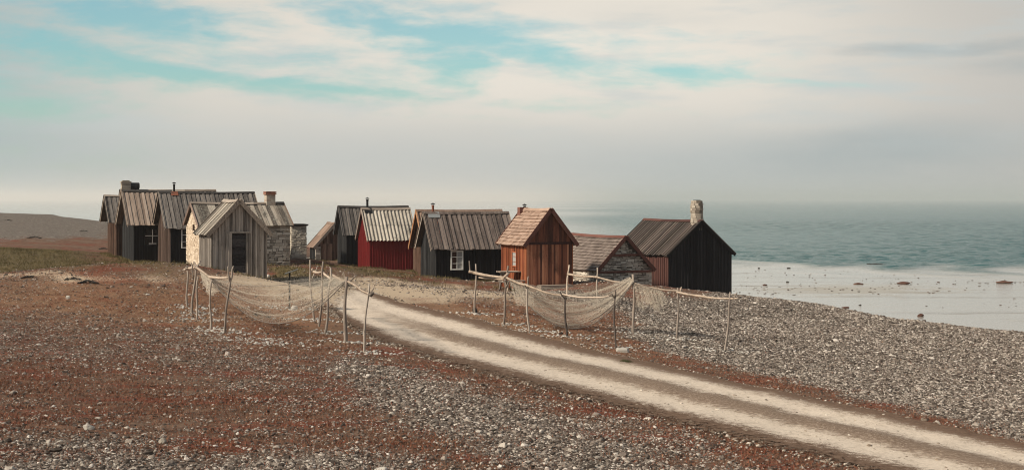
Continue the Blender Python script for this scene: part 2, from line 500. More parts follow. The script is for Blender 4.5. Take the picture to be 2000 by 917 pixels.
for f in FR.values():
    ctrl += f.ctrl
for a in [(-700, 917, None, 2.15), (0, 917, None, 1.95), (500, 917, None, 1.85), (1000, 917, None, 1.72), (1500, 917, None, 1.55), (2000, 917, None, 1.35), (2700, 917, None, 1.0),
          (-700, 800, None, 2.2), (0, 800, None, 2.02), (500, 800, None, 1.92), (1000, 800, None, 1.75), (1500, 800, None, 1.5), (2000, 800, None, 1.2), (2600, 800, None, .85),
          (-600, 700, None, 2.3), (0, 700, None, 2.12), (350, 700, None, 2.05), (700, 700, None, 1.88), (1000, 700, None, 1.68), (1400, 700, None, 1.3), (1700, 700, None, 1.12), (2000, 700, None, 1.0),
          (0, 600, None, 2.38), (350, 600, None, 2.3), (700, 600, None, 2.05), (1000, 620, None, 1.8), (1200, 620, None, 1.55), (1420, 620, None, 1.2),
          (-500, 540, None, 2.75), (0, 540, None, 2.65), (200, 530, None, 2.62), (640, 560, None, 2.2), (900, 570, None, 1.95),
          (0, 485, 83, None), (-500, 485, 83, None), (120, 500, 78, None),
          (0, 458, 112, None), (-500, 456, 112, None), (150, 462, 108, None),
          (-500, 415, 185, None), (-250, 416, 185, None), (0, 418.5, 185, None), (110, 423.5, 182, None), (220, 435, 175, None), (330, 450, 165, None),
          (2000, 660, None, .95), (1900, 644, None, .93), (1800, 630, None, .9), (1600, 599, None, .86), (1450, 581, None, .72)]:
    cp(*a)
for (px, d, z) in [(2600, 60, .3), (2300, 62, -.5), (2000, 60, -.6), (1800, 67, -.6), (1600, 75, -.6), (1450, 82, -.6), (1300, 90, -.6), (2000, 90, -1.0), (1600, 110, -1.0),
                   (1100, 96, -.5), (900, 108, -.5), (700, 125, -.3), (560, 135, .2), (420, 145, 1.4), (560, 180, -1), (900, 160, -1), (300, 240, -1.), (0, 270, -.8), (-500, 280, -.8), (1500, 200, -1.2), (2600, 120, -1.2), (2600, 250, -1.2), (400, 300, -1.2), (1200, 300, -1.2),
                   (1000, 9, 3.0), (-1500, 9, 3.1), (3500, 9, 2.7)]:
    ctrl.append((rx(px) * d, d, z))
ctrl += [(0, 0, 4.3), (-15, 0, 4.4), (15, 0, 4.1), (0, -30, 4.5), (-40, -20, 4.6), (40, -20, 3.6)]
ctrl = np.array(ctrl)


def wcoord(X, Y):
    Yc = np.maximum(np.asarray(Y, float), -35)
    l = np.log(Yc + 45.0)
    return np.stack([np.clip(np.asarray(X, float) / (Yc + 45.0), -1.2, 1.2) * 3.0, l * 4.0], -1)


_C = wcoord(ctrl[:, 0], ctrl[:, 1])
def _phi(r2): return -np.sqrt(r2 + 0.03)
_D = ((_C[:, None] - _C[None]) ** 2).sum(-1)
_n = len(_C)
_A = np.zeros((_n + 3, _n + 3))
_A[:_n, :_n] = _phi(_D) - np.eye(_n) * 0.004
_A[:_n, _n] = 1; _A[:_n, _n + 1:] = _C
_A[_n, :_n] = 1; _A[_n + 1:, :_n] = _C.T
_w = np.linalg.solve(_A, np.concatenate([ctrl[:, 2], np.zeros(3)]))


def height(X, Y, detail=False):
    X = np.atleast_1d(np.asarray(X, float)); Y = np.atleast_1d(np.asarray(Y, float))
    sh = X.shape
    Q = wcoord(X.ravel(), Y.ravel())
    Z = np.empty(len(Q))
    for i in range(0, len(Q), 20000):
        q = Q[i:i + 20000]
        D2 = ((q[:, None] - _C[None]) ** 2).sum(-1)
        Z[i:i + 20000] = _phi(D2) @ _w[:_n] + _w[_n] + q @ _w[_n + 1:]
    Z = np.clip(Z, -1.6, 6.0).reshape(sh)
    # small undulation
    Z = Z + 0.022 * np.sin(X * 1.3 + 0.7 * np.sin(Y * .9)) * np.sin(Y * 1.1 + 1.2 * np.sin(X * .6)) + 0.012 * np.sin(X * 3.1 + Y * 2.3) * np.sin(Y * 3.7 - X * 1.9)
    # low mound on the skyline
    Z = Z + 0.3 * np.exp(-(((X - rx(112) * 185) / 1.3) ** 2 + ((Y - 184) / 6.0) ** 2))
    return Z


def hz(x, y): return float(height(x, y)[0])


_ds = np.concatenate([np.arange(8, 40, .25), np.arange(40, 120, .5), np.arange(120, 300, 1.0)])
def ground(px, py):
    """point of the ground on the sight line through a photo pixel"""
    k = (py - HZ) / F
    zl = CZ - k * _ds
    g = height(rx(px) * _ds, _ds)
    hit = np.nonzero(zl <= g)[0]
    if len(hit) == 0:
        d = 300.0
        return Vector((rx(px) * d, d, hz(rx(px) * d, d)))
    i = hit[0]
    if i == 0:
        d = _ds[0]
    else:
        a, b = zl[i - 1] - g[i - 1], zl[i] - g[i]
        d = _ds[i - 1] + (_ds[i] - _ds[i - 1]) * a / (a - b)
    return Vector((rx(px) * d, d, hz(rx(px) * d, d)))


def poly_sd(X, Y, poly):
    """signed distance to a polygon, positive inside"""
    P = np.array(poly)
    X = np.asarray(X); Y = np.asarray(Y)
    dmin = np.full(X.shape, 1e9); ins = np.zeros(X.shape, bool)
    for i in range(len(P)):
        a = P[i]; b = P[(i + 1) % len(P)]
        e = b - a; L2 = (e ** 2).sum() + 1e-9
        t = np.clip(((X - a[0]) * e[0] + (Y - a[1]) * e[1]) / L2, 0, 1)
        d = np.hypot(X - a[0] - t * e[0], Y - a[1] - t * e[1])
        dmin = np.minimum(dmin, d)
        cond = ((a[1] > Y) != (b[1] > Y))
        with np.errstate(divide='ignore', invalid='ignore'):
            xi = (b[0] - a[0]) * (Y - a[1]) / (b[1] - a[1] + 1e-12) + a[0]
        ins ^= cond & (X < xi)
    return np.where(ins, dmin, -dmin)


def wpoly(pts): return [tuple(ground(*p)[:2]) for p in pts]


Z_SHINGLE = wpoly([(1225, 612), (1262, 585), (1450, 583), (1600, 600), (1800, 632), (2000, 662), (2300, 720), (2600, 830), (2600, 935), (2150, 885), (2000, 852), (1800, 800), (1600, 752), (1400, 706), (1300, 688), (1235, 655)])
Z_SHINGLE += []
Z_FRONT = wpoly([(-300, 835), (60, 838), (170, 855), (350, 872), (560, 868), (800, 880), (1000, 905), (1100, 990), (-300, 990)])
Z_BAND = wpoly([(600, 700), (720, 702), (850, 728), (1000, 765), (1180, 815), (1330, 865), (1450, 915), (1500, 960), (1000, 960), (900, 880), (760, 850), (640, 790), (600, 740)])
Z_LEFT = wpoly([(-200, 600), (180, 605), (420, 650), (560, 690), (640, 735), (560, 770), (330, 740), (150, 710), (-200, 700)])
Z_HILL = wpoly([(207, 468), (60, 470), (-200, 471), (-900, 470)]) + [(-.75 * 150, 150), (-.75 * 260, 260), (-.26 * 260, 260), (-.27 * 170, 170), (-.29 * 125, 125)]
Z_GRASS1 = wpoly([(-400, 484), (0, 483), (120, 486), (215, 498), (330, 518), (372, 528), (330, 534), (120, 526), (-400, 520)])
Z_GRASS2 = wpoly([(522, 522), (565, 520), (604, 528), (602, 542), (560, 546), (522, 543)])
Z_GRASS3 = wpoly([(602, 512), (660, 516), (722, 526), (815, 535), (860, 550), (1000, 557), (1000, 564), (850, 558), (740, 541), (640, 541)])
Z_PALE1 = wpoly([(-400, 533), (0, 533), (180, 540), (360, 549), (365, 556), (180, 550), (0, 543), (-400, 543)])
Z_PALE2 = wpoly([(415, 543), (520, 544), (600, 545), (640, 541), (720, 541), (820, 551), (900, 560), (1010, 572), (990, 585), (860, 585), (740, 600), (660, 610), (600, 590), (520, 560), (420, 553)])
Z_GREYM = wpoly([(980, 570), (1180, 572), (1300, 590), (1260, 612), (1200, 605), (1100, 590)])
Z_BEACH = [tuple(ground(*p)[:2]) for p in [(1225, 612), (1262, 585), (1380, 584)]] + [(11, 69.5), (15.5, 90), (60, 90), (60, 30), (34, 40), (26.5, 41)] \
    + [tuple(ground(*p)[:2]) for p in [(2000, 700), (1700, 690), (1400, 690), (1300, 680), (1235, 655)]]
Z_ORANGE = wpoly([(-500, 552), (0, 552), (300, 560), (640, 572), (700, 640), (800, 590), (960, 578), (1130, 612), (1235, 640), (1225, 692), (1000, 650), (760, 640), (560, 668), (300, 640), (0, 612), (-500, 606)])


def zones(X, Y):
    """fractions of shingle, grass, pale gravel and orange tint at places on the ground"""
    wob = 0.5 * np.sin(X * 1.7 + Y * .6) + 0.35 * np.sin(Y * 2.3 - X * .9) + .25 * np.sin(X * 4.1 + 1.3 * np.sin(Y * 3.3))
    def soft(poly, w, wb=1.0, off=0.0):
        return np.clip((poly_sd(X, Y, poly) + wob * wb + off) / w + .5, 0, 1)
    sh = np.maximum.reduce([soft(Z_SHINGLE, 1.6, .6), soft(Z_BEACH, 1.6, .6), soft(Z_FRONT, 4.0, 1.2) * .62, soft(Z_BAND, 2.4, .9) * .66, soft(Z_LEFT, 3.2, 1.2) * .38, soft(Z_HILL, 6, 2.5) * .68, soft(Z_GREYM, 2, .6) * .7])
    gr = np.maximum.reduce([soft(Z_GRASS1, 7, 1.8) * .72, soft(Z_GRASS2, 1.6, .5), soft(Z_GRASS3, 2.5, .7) * .55])
    pa = np.maximum.reduce([soft(Z_PALE1, 2.2, .8) * .8, soft(Z_PALE2, 4, 1.0)])
    og = soft(Z_ORANGE, 8, 1.5)
    return sh, gr, pa, og


# ------------------------------------------------------------------ track edges (photo px -> ground)
TR_L = [(560, 566), (610, 582), (655, 602), (700, 628), (760, 655), (850, 685), (950, 711), (1050, 738), (1200, 775), (1350, 812), (1500, 850), (1650, 886), (1780, 917), (1950, 960)]
TR_R = [(655, 556), (690, 566), (725, 581), (775, 600), (850, 620), (950, 646), (1050, 672), (1150, 696), (1270, 722), (1420, 757), (1600, 796), (1780, 836), (1960, 876), (2160, 925)]
L3 = [ground(*p) for p in TR_L]; R3 = [ground(*p) for p in TR_R]


def resample(P, n):
    P = np.array([p[:2] for p in P]); s = np.concatenate([[0], np.cumsum(np.hypot(*np.diff(P, axis=0).T))])
    # smooth by averaging piecewise-linear samples
    t = np.linspace(0, s[-1], n)
    Q = np.stack([np.interp(t, s, P[:, 0]), np.interp(t, s, P[:, 1])], 1)
    for _ in range(6):
        Q[1:-1] = .25 * Q[:-2] + .5 * Q[1:-1] + .25 * Q[2:]
    return Q


def track_frac(X, Y):
    """distance in track widths from the track's middle (0 middle, 1 edge)"""
    a = resample(L3, 80); b = resample(R3, 80)
    mid = (a + b) / 2; hw = np.hypot(*(b - a).T) / 2
    best = np.full(X.shape, 99.0)
    for m, h in zip(mid, hw):
        best = np.minimum(best, np.hypot(X - m[0], Y - m[1]) / np.maximum(h, .5))
    return best


# ------------------------------------------------------------------ ground
def ground_material():
    m, T, bs, out = new_mat('heath_ground')
    g = T.n('ShaderNodeNewGeometry').outputs['Position']
    sh0 = T.n('ShaderNodeAttribute', attribute_name='shingle').outputs['Fac']
    gr0 = T.n('ShaderNodeAttribute', attribute_name='grass').outputs['Fac']
    pa0 = T.n('ShaderNodeAttribute', attribute_name='pale').outputs['Fac']
    og0 = T.n('ShaderNodeAttribute', attribute_name='orange').outputs['Fac']
    flat = T.mapping(g, scale=(1, 1, 0))
    n1 = T.noise(flat, 0.55, 6, .65)
    n2 = T.noise(flat, 2.6, 6, .7)
    n3 = T.noise(flat, 11.0, 5, .7)
    n4 = T.noise(flat, 30.0, 3, .6)
    # low heath: rust, dark brown, orange
    patch = T.noise(T.mapping(g, loc=(31, 9, 0), rot=(0, 0, R(-7)), scale=(.35, .8, 0)), 1.0, 5, .65)
    c = T.ramp(T.math('ADD', T.math('MULTIPLY', n2, .55), T.math('MULTIPLY', n3, .45)),
               [(.30, (.04, .024, .018)), (.46, (.12, .07, .048)), (.6, (.205, .122, .082)), (.76, (.34, .225, .158))])
    c = T.mix(T.math('MULTIPLY', T.rng(patch, .5, .62), .8), c, T.mix(n3, (.11, .028, .018), (.27, .074, .042)))
    c = T.mix(T.math('MULTIPLY', T.rng(patch, .48, .36), .55), c, (.2, .14, .1))
    oran = T.ramp(n3, [(.3, (.16, .088, .05)), (.55, (.31, .178, .102)), (.75, (.45, .29, .18))])
    c = T.mix(T.math('MULTIPLY', og0, T.rng(n2, .3, .62, .5, .95)), c, oran)
    # grass
    gc = T.ramp(n3, [(.3, (.06, .05, .02)), (.55, (.15, .112, .056)), (.75, (.26, .19, .11))])
    c = T.mix(T.rng(T.math('ADD', gr0, T.math('MULTIPLY', T.math('SUBTRACT', n2, .5), .9)), .3, .7), c, gc)
    # pale gravel
    pc = T.ramp(n4, [(.25, (.25, .18, .122)), (.5, (.5, .39, .28)), (.75, (.7, .58, .45))])
    c = T.mix(T.rng(T.math('ADD', pa0, T.math('MULTIPLY', T.math('SUBTRACT', n3, .5), 1.1)), .3, .75), c, pc)
    # shingle
    vo = T.n('ShaderNodeTexVoronoi', feature='F1', i={'Vector': flat, 'Scale': 13.0, 'Randomness': 1.0})
    rnd = T.n('ShaderNodeSeparateXYZ', i={0: vo.outputs['Color']}).outputs[0]
    sc_ = T.ramp(T.math('ADD', T.math('MULTIPLY', rnd, .75), T.math('MULTIPLY', n4, .3)),
                 [(.12, (.04, .032, .027)), (.35, (.115, .096, .081)), (.62, (.205, .176, .15)), (.85, (.33, .29, .25)), (1.0, (.55, .51, .46))])
    sc_ = T.mix(T.math('MULTIPLY', T.rng(n1, .48, .66), .35), sc_, (.11, .085, .07))
    sc_ = T.mix(T.math('MULTIPLY', T.rng(n2, .56, .36), .5), sc_, (.07, .056, .046))
    shf = T.rng(T.math('ADD', sh0, T.math('MULTIPLY', T.math('SUBTRACT', n2, .5), 1.0)), .35, .7)
    c = T.mix(shf, c, sc_)
    # wet margin near the water
    z = T.n('ShaderNodeSeparateXYZ', i={0: g}).outputs[2]
    c = T.mix(T.rng(z, .25, .02, 0, .6), c, (.06, .055, .048))
    T.set(bs.inputs['Base Color'], c)
    T.set(bs.inputs['Roughness'], .95)
    T.set(bs.inputs['Specular IOR Level'], .15)
    hgt = T.math('ADD', T.math('MULTIPLY', n3, .8), T.math('MULTIPLY', T.math('SUBTRACT', .6, vo.outputs['Distance']), shf))
    bp = T.n('ShaderNodeBump', i={'Height': T.math('ADD', hgt, T.math('MULTIPLY', n4, .5)), 'Strength': .9, 'Distance': .06})
    T.set(bs.inputs['Normal'], bp.outputs[0])
    return m


def axis_grid(segs):
    out = []
    for (a, b, st) in segs:
        out += list(np.arange(a, b, st))
    out.append(segs[-1][1])
    return np.array(out)


def sheet(name, xs, ys, zf, m, attrs=None):
    X, Y = np.meshgrid(xs, ys)
    Z = zf(X, Y)
    nx, ny = len(xs), len(ys)
    co = np.stack([X, Y, Z], -1).reshape(-1, 3)
    idx = np.arange(nx * ny).reshape(ny, nx)
    fa = np.stack([idx[:-1, :-1], idx[:-1, 1:], idx[1:, 1:], idx[1:, :-1]], -1).reshape(-1, 4)
    me = bpy.data.meshes.new(name)
    me.vertices.add(len(co)); me.vertices.foreach_set('co', co.astype(np.float32).ravel())
    me.loops.add(fa.size); me.loops.foreach_set('vertex_index', fa.astype(np.int32).ravel())
    me.polygons.add(len(fa)); me.polygons.foreach_set('loop_start', (np.arange(len(fa)) * 4).astype(np.int32))
    me.polygons.foreach_set('loop_total', np.full(len(fa), 4, np.int32))
    me.update(calc_edges=True)
    me.polygons.foreach_set('use_smooth', np.ones(len(fa), bool))
    if attrs:
        for k, v in attrs(X, Y).items():
            a = me.attributes.new(k, 'FLOAT', 'POINT')
            a.data.foreach_set('value', v.astype(np.float32).ravel())
    me.materials.append(m)
    o = bpy.data.objects.new(name, me)
    col.objects.link(o)
    return o


def zattr(X, Y):
    a, b, c, d = zones(X, Y)
    return {'shingle': a, 'grass': b, 'pale': c, 'orange': d}


gx = axis_grid([(-260, -90, 5), (-90, -45, 1.5), (-45, 45, .4), (45, 90, 1.5), (90, 260, 5)])
gy = axis_grid([(-60, 0, 5), (0, 14, 1), (14, 60, .35), (60, 95, .5), (95, 200, 1.6), (200, 340, 6)])
terrain = sheet('ground', gx, gy, lambda X, Y: height(X, Y), ground_material(), zattr)
tag(terrain, kind='structure')


# ------------------------------------------------------------------ track
def track_material():
    m, T, bs, out = new_mat('limestone_gravel_track')
    g = T.n('ShaderNodeNewGeometry').outputs['Position']
    w = T.n('ShaderNodeAttribute', attribute_name='across').outputs['Fac']
    t = T.n('ShaderNodeAttribute', attribute_name='along').outputs['Fac']
    flat = T.mapping(g, scale=(1, 1, 0))
    n2 = T.noise(flat, 1.6, 6, .65); n3 = T.noise(flat, 7.0, 6, .7); n4 = T.noise(flat, 38.0, 3, .6)
    ww = T.math('ADD', w, T.math('ADD', T.math('MULTIPLY', T.math('SUBTRACT', n2, .5), .22), T.math('ADD', T.math('MULTIPLY', T.math('SUBTRACT', n3, .5), .42), T.math('MULTIPLY', T.math('SUBTRACT', n4, .5), .4))))
    inside = T.math('MULTIPLY', T.rng(ww, -.06, .10), T.rng(ww, 1.06, .90))
    # worn wheel ruts are pale, the crown between them is brown with turf and stones
    mid = T.math('MULTIPLY', T.rng(ww, .26, .40), T.rng(ww, .74, .60))
    midf = T.math('MULTIPLY', mid, T.rng(T.math('ADD', t, T.math('MULTIPLY', T.math('SUBTRACT', n2, .5), .25)), .12, .42, 0.0, .92))
    pale = T.ramp(T.math('ADD', T.math('MULTIPLY', n4, .5), T.math('MULTIPLY', n3, .5)), [(.3, (.44, .36, .285)), (.5, (.64, .545, .45)), (.7, (.77, .68, .58))])
    verge = T.ramp(T.math('ADD', T.math('MULTIPLY', n4, .4), T.math('MULTIPLY', n3, .6)), [(.3, (.06, .036, .025)), (.5, (.145, .092, .063)), (.7, (.25, .172, .122))])
    crown = T.ramp(T.math('ADD', T.math('MULTIPLY', n4, .45), T.math('MULTIPLY', T.noise(flat, 13.0, 5, .75), .55)), [(.32, (.045, .027, .018)), (.46, (.13, .083, .056)), (.54, (.235, .168, .12)), (.66, (.52, .43, .34))])
    n5 = T.noise(flat, 15.0, 4, .75)
    pale = T.mix(T.math('MULTIPLY', T.rng(n5, .5, .68), .5), pale, (.3, .235, .175))
    pale = T.mix(T.math('MULTIPLY', T.rng(n5, .44, .32), .6), pale, (.78, .7, .6))
    n6 = T.noise(T.mapping(g, scale=(2.2, 1.1, 0)), 1.6, 5, .75)
    pale = T.mix(T.math('MULTIPLY', T.rng(n6, .5, .7), .55), pale, (.34, .265, .2))
    c = T.mix(inside, verge, pale)
    c = T.mix(midf, c, crown)
    T.set(bs.inputs['Base Color'], c)
    T.set(bs.inputs['Roughness'], .95)
    T.set(bs.inputs['Specular IOR Level'], .15)
    bp = T.n('ShaderNodeBump', i={'Height': T.math('ADD', n3, T.math('MULTIPLY', n4, .6)), 'Strength': .5, 'Distance': .03})
    T.set(bs.inputs['Normal'], bp.outputs[0])
    # ragged outer fringe where the verge gives way to the heath
    fr = T.math('MULTIPLY', T.rng(ww, -.36, -.04, 0, 1, False), T.rng(ww, 1.36, 1.04, 0, 1, False))
    fr = T.math('MULTIPLY', fr, T.rng(t, 0.0, .2, 0, 1, False))
    keep = T.math('GREATER_THAN', T.math('ADD', fr, T.math('MULTIPLY', T.math('SUBTRACT', T.math('ADD', T.math('MULTIPLY', n3, .6), T.math('MULTIPLY', n4, .4)), .5), 1.5)), .5)
    T.set(bs.inputs['Alpha'], keep)
    return m


def build_track():
    n = 420
    a = resample(L3, n); b = resample(R3, n)
    ws = np.concatenate([np.linspace(-.5, 0, 7)[:-1], np.linspace(0, 1, 15), np.linspace(1, 1.5, 7)[1:]])
    nw = len(ws)
    X = a[:, None, 0] + (b - a)[:, None, 0] * ws[None]
    Y = a[:, None, 1] + (b - a)[:, None, 1] * ws[None]
    prof = -.035 * (np.exp(-((ws - .22) / .16) ** 2) + np.exp(-((ws - .8) / .16) ** 2)) + 0.03 * np.exp(-((ws - .51) / .1) ** 2)
    Z = height(X, Y) + .05 + prof[None] * np.linspace(.3, 1, n)[:, None]
    edge = np.clip(np.minimum(ws + .5, 1.5 - ws) / .25, 0, 1)
    Z = height(X, Y) + (Z - height(X, Y)) * edge[None] + .006
    co = np.stack([X, Y, Z], -1).reshape(-1, 3)
    idx = np.arange(n * nw).reshape(n, nw)
    fa = np.stack([idx[:-1, :-1], idx[:-1, 1:], idx[1:, 1:], idx[1:, :-1]], -1).reshape(-1, 4)
    me = bpy.data.meshes.new('track')
    me.from_pydata(co.tolist(), [], fa.tolist())
    for nm, val in (('across', np.broadcast_to(ws[None], (n, nw))), ('along', np.broadcast_to(np.linspace(0, 1, n)[:, None], (n, nw)))):
        at = me.attributes.new(nm, 'FLOAT', 'POINT')
        at.data.foreach_set('value', np.ascontiguousarray(val, dtype=np.float32).ravel())
    me.polygons.foreach_set('use_smooth', [True] * len(me.polygons))
    me.materials.append(track_material())
    o = bpy.data.objects.new('track', me)
    col.objects.link(o)
    tag(o, kind='structure')


build_track()


# ------------------------------------------------------------------ sea
def sea_material():
    m, T, bs, out = new_mat('sea_water')
    g = T.n('ShaderNodeNewGeometry').outputs['Position']
    sp = T.n('ShaderNodeSeparateXYZ', i={0: g})
    flat = T.mapping(g, scale=(1, 1, 0))
    y = sp.outputs[1]
    nb = T.noise(T.mapping(g, scale=(.02, .06, 0)), 1.0, 5, .6)
    n_s = T.noise(T.mapping(g, loc=(5, 3, 0), scale=(.05, .35, 0)), 1.0, 6, .65)
    # choppy beyond the shallow flat, glassy inside it
    chop = T.rng(T.n('ShaderNodeAttribute', attribute_name='chop').outputs['Fac'], .0, .8)
    c = T.mix(chop, (.39, .37, .33), (.022, .098, .1))
    weed = T.math('MULTIPLY', T.rng(n_s, .54, .66), T.math('SUBTRACT', 1.0, chop))
    c = T.mix(T.math('MULTIPLY', weed, .5), c, (.13, .112, .097))
    T.set(bs.inputs['Base Color'], c)
    bar = T.n('ShaderNodeVectorMath', operation='LENGTH', i={0: T.mapping(g, loc=(22.5, 88, 0), rot=(0, 0, R(20)), scale=(9, 5.5, 1), typ='TEXTURE')}).outputs['Value']
    n_f = T.noise(T.mapping(g, scale=(.7, 2.6, 0)), 1.0, 6, .75)
    film = T.math('MULTIPLY', T.math('SUBTRACT', 1.0, chop), T.rng(T.math('ADD', T.math('MULTIPLY', T.math('SUBTRACT', 1.25, bar, clamp=True), .16), T.math('ADD', T.math('MULTIPLY', n_s, .45), T.math('MULTIPLY', n_f, .55))), .525, .66))
    c = T.mix(T.math('MULTIPLY', film, .85), c, (.105, .09, .078))
    T.set(bs.inputs['Roughness'], T.math('ADD', T.math('MULTIPLY_ADD', chop, .1, .06), T.math('MULTIPLY', film, .55)))
    T.set(bs.inputs['IOR'], 1.33)
    T.set(bs.inputs['Specular IOR Level'], T.math('SUBTRACT', T.math('MULTIPLY_ADD', film, -.3, .55), T.math('MULTIPLY', chop, .25)))
    w1 = T.noise(T.mapping(g, rot=(0, 0, R(12)), scale=(.35, .9, 0)), 1.0, 5, .6)
    w2 = T.noise(T.mapping(g, rot=(0, 0, R(-18)), scale=(1.3, 2.2, 0)), 1.0, 4, .6)
    hgt = T.math('ADD', w1, T.math('MULTIPLY', w2, .35))
    calm = T.noise(T.mapping(g, scale=(.5, 2.0, 0)), 1.0, 4, .6)
    hh = T.math('ADD', T.math('MULTIPLY', hgt, T.math('MULTIPLY', chop, 1.0)), T.math('MULTIPLY', calm, .07))
    bp = T.n('ShaderNodeBump', i={'Height': hh, 'Strength': 1.0, 'Distance': .35})
    T.set(bs.inputs['Normal'], bp.outputs[0])
    return m


WAVES = []
for i_ in range(34):
    lam = math.exp(nrs.uniform(math.log(.7), math.log(7.5)))
    an = R(90) + nrs.normal() * R(28)
    WAVES.append((lam, math.cos(an) * 2 * math.pi / lam, math.sin(an) * 2 * math.pi / lam, nrs.uniform(0, 6.28), .0085 * lam ** .85))


def sea_height(X, Y, want='z'):
    """wind chop outside the shallow flat, dying out where the mesh is too coarse to carry it"""
    edge = 104 + 9 * np.sin(X * .045 + 1) + 7 * np.sin(X * .13) + 4 * np.sin(X * .9 + 2 * np.sin(Y * .3)) + 2.5 * np.sin(X * .4 + Y * .2)
    chop = np.clip((Y - edge + 8) / 40, 0, 1)
    chop = chop * chop * (3 - 2 * chop)
    # the lee water towards the left lies much calmer
    lee = np.clip((X / np.maximum(Y, 1) - .0 + .02 * np.sin(Y * .02)) / .13, 0, 1)
    chop = chop * (.12 + .88 * lee)
    wx = X + 1.1 * np.sin(Y * .31 + X * .11) + .5 * np.sin(Y * .9 + 1.3); wy = Y + 1.3 * np.sin(X * .27 + .5) + .6 * np.sin(X * .8)
    if want == 'chop':
        return chop
    Z = np.zeros_like(X)
    step = np.maximum(Y * .0045, .05)
    for (lam, kx, ky, ph, a) in WAVES:
        w = np.clip((lam / step - 2.5) / 2.5, 0, 1)
        q = np.sin(kx * wx + ky * wy + ph)
        Z += w * a * (1 - np.abs(q)) ** 1.6 * 2
    gust = .65 + .5 * np.sin(X * .03 + 1.4 * np.sin(Y * .012)) * np.sin(Y * .022 + .8 * np.sin(X * .02))
    return Z * chop * gust


ss_ = np.concatenate([np.arange(-.74, -.26, .03), np.arange(-.26, .52, .0026), np.arange(.52, .7401, .03)])
yy_ = np.concatenate([np.arange(30, 84, 6), 84 * np.exp(np.arange(0, math.log(900 / 84), .0042)), np.exp(np.linspace(math.log(905), math.log(11400), 40))])
S_g, Y_g = np.meshgrid(ss_, yy_)
sea = sheet('sea', ss_, yy_, lambda X, Y: X * 0, sea_material())
X_g = S_g * Y_g
sea.data.vertices.foreach_set('co', np.stack([X_g, Y_g, sea_height(X_g, Y_g)], -1).astype(np.float32).ravel())
sea.data.update()
ca_ = sea.data.attributes.new('chop', 'FLOAT', 'POINT')
ca_.data.foreach_set('value', sea_height(X_g, Y_g, 'chop').astype(np.float32).ravel())
tag(sea, kind='structure')


# ------------------------------------------------------------------ hut building
VX, VY, VZ = Vector((1, 0, 0)), Vector((0, 1, 0)), Vector((0, 0, 1))


def board_wall(mb, O, a, n, width, top, bottom=-.5, bw=.16, bt=.022, batten=.05, holes=(), even=True):
    """upright boards with battens over the joints; O corner, a along the wall, n outward, top(x) height"""
    k = max(2, int(round(width / bw)))
    if even and k % 2: k += 1
    w = width / k
    O = Vector(O)
    def piece(x0, x1, z0, z1a, z1b, t0, t1, tint):
        P = []
        for zz in ((z0, z0), (z1a, z1b)):
            P += [O + a * x0 + n * t0 + VZ * zz[0], O + a * x1 + n * t0 + VZ * zz[1], O + a * x1 + n * t1 + VZ * zz[1], O + a * x0 + n * t1 + VZ * zz[0]]
        mb.hexa(P, tint)
    def span(x0, x1, t0, t1, tint):
        xm = (x0 + x1) / 2
        for (h0, h1, g0, g1) in holes:
            if h0 < xm < h1:
                if g0 > bottom + .05:
                    piece(x0, x1, bottom, g0, g0, t0, t1, tint)
                if min(top(x0), top(x1)) > g1 + .02:
                    piece(x0, x1, g1, top(x0), top(x1), t0, t1, tint)
                return
        piece(x0, x1, bottom, top(x0), top(x1), t0, t1, tint)
    for i in range(k):
        j = rng.uniform(-.004, .004)
        span(i * w, (i + 1) * w, -bt + j, j, rng.random())
    if batten:
        for i in range(0, k + 1):
            x = min(max(i * w, batten / 2), width - batten / 2)
            span(x - batten / 2, x + batten / 2, .004, .004 + .026 + rng.uniform(-.004, .004), rng.random())


def stone_wall(mb, core, O, a, n, width, top, bottom=-.5, hmin=.06, hmax=.15, wmin=.1, wmax=.42, depth=.065):
    """rubble: one irregular block per stone standing proud of a dark core"""
    O = Vector(O)
    zt = max(top(0), top(width), top(width / 2))
    z = bottom
    while z < zt:
        h = rng.uniform(hmin, hmax)
        x = -.02
        while x < width:
            w = rng.uniform(wmin, wmax)
            x1 = min(x + w, width + .02)
            xm = (x + x1) / 2
            zc = z + h
            lim = min(top(max(x, 0)), top(min(x1, width)))
            if z < lim - .04:
                z1 = min(zc, lim)
                g = .012
                pr = depth * rng.uniform(.55, 1.3)
                def J(s=.026): return rng.uniform(-s, s)
                P = []
                for zz in (z + g, z1 - g):
                    zj = zz
                    P += [O + a * (x + g) + n * (pr * .5 + J(.008)) * 1.0 + VZ * (zj + J()), O + a * (x1 - g) + n * (pr * .5) + VZ * (zj + J()),
                          O + a * (x1 - g) - n * .05 + VZ * zj, O + a * (x + g) - n * .05 + VZ * zj]
                # bulging face
                P = [Vector(q) for q in P]
                for q in (0, 1, 4, 5):
                    P[q] += n * J(.012)
                mb.hexa(P, rng.random())
            x = x1
        z = zc
    # core
    xs = [0, width / 2, width]
    for (x0, x1) in zip(xs[:-1], xs[1:]):
        P = []
        for zz in ((bottom, bottom), (top(x0) - .03, top(x1) - .03)):
            P += [O + a * x0 + VZ * zz[0], O + a * x1 + VZ * zz[1], O + a * x1 - n * .3 + VZ * zz[1], O + a * x0 - n * .3 + VZ * zz[0]]
        core.hexa(P, rng.random())


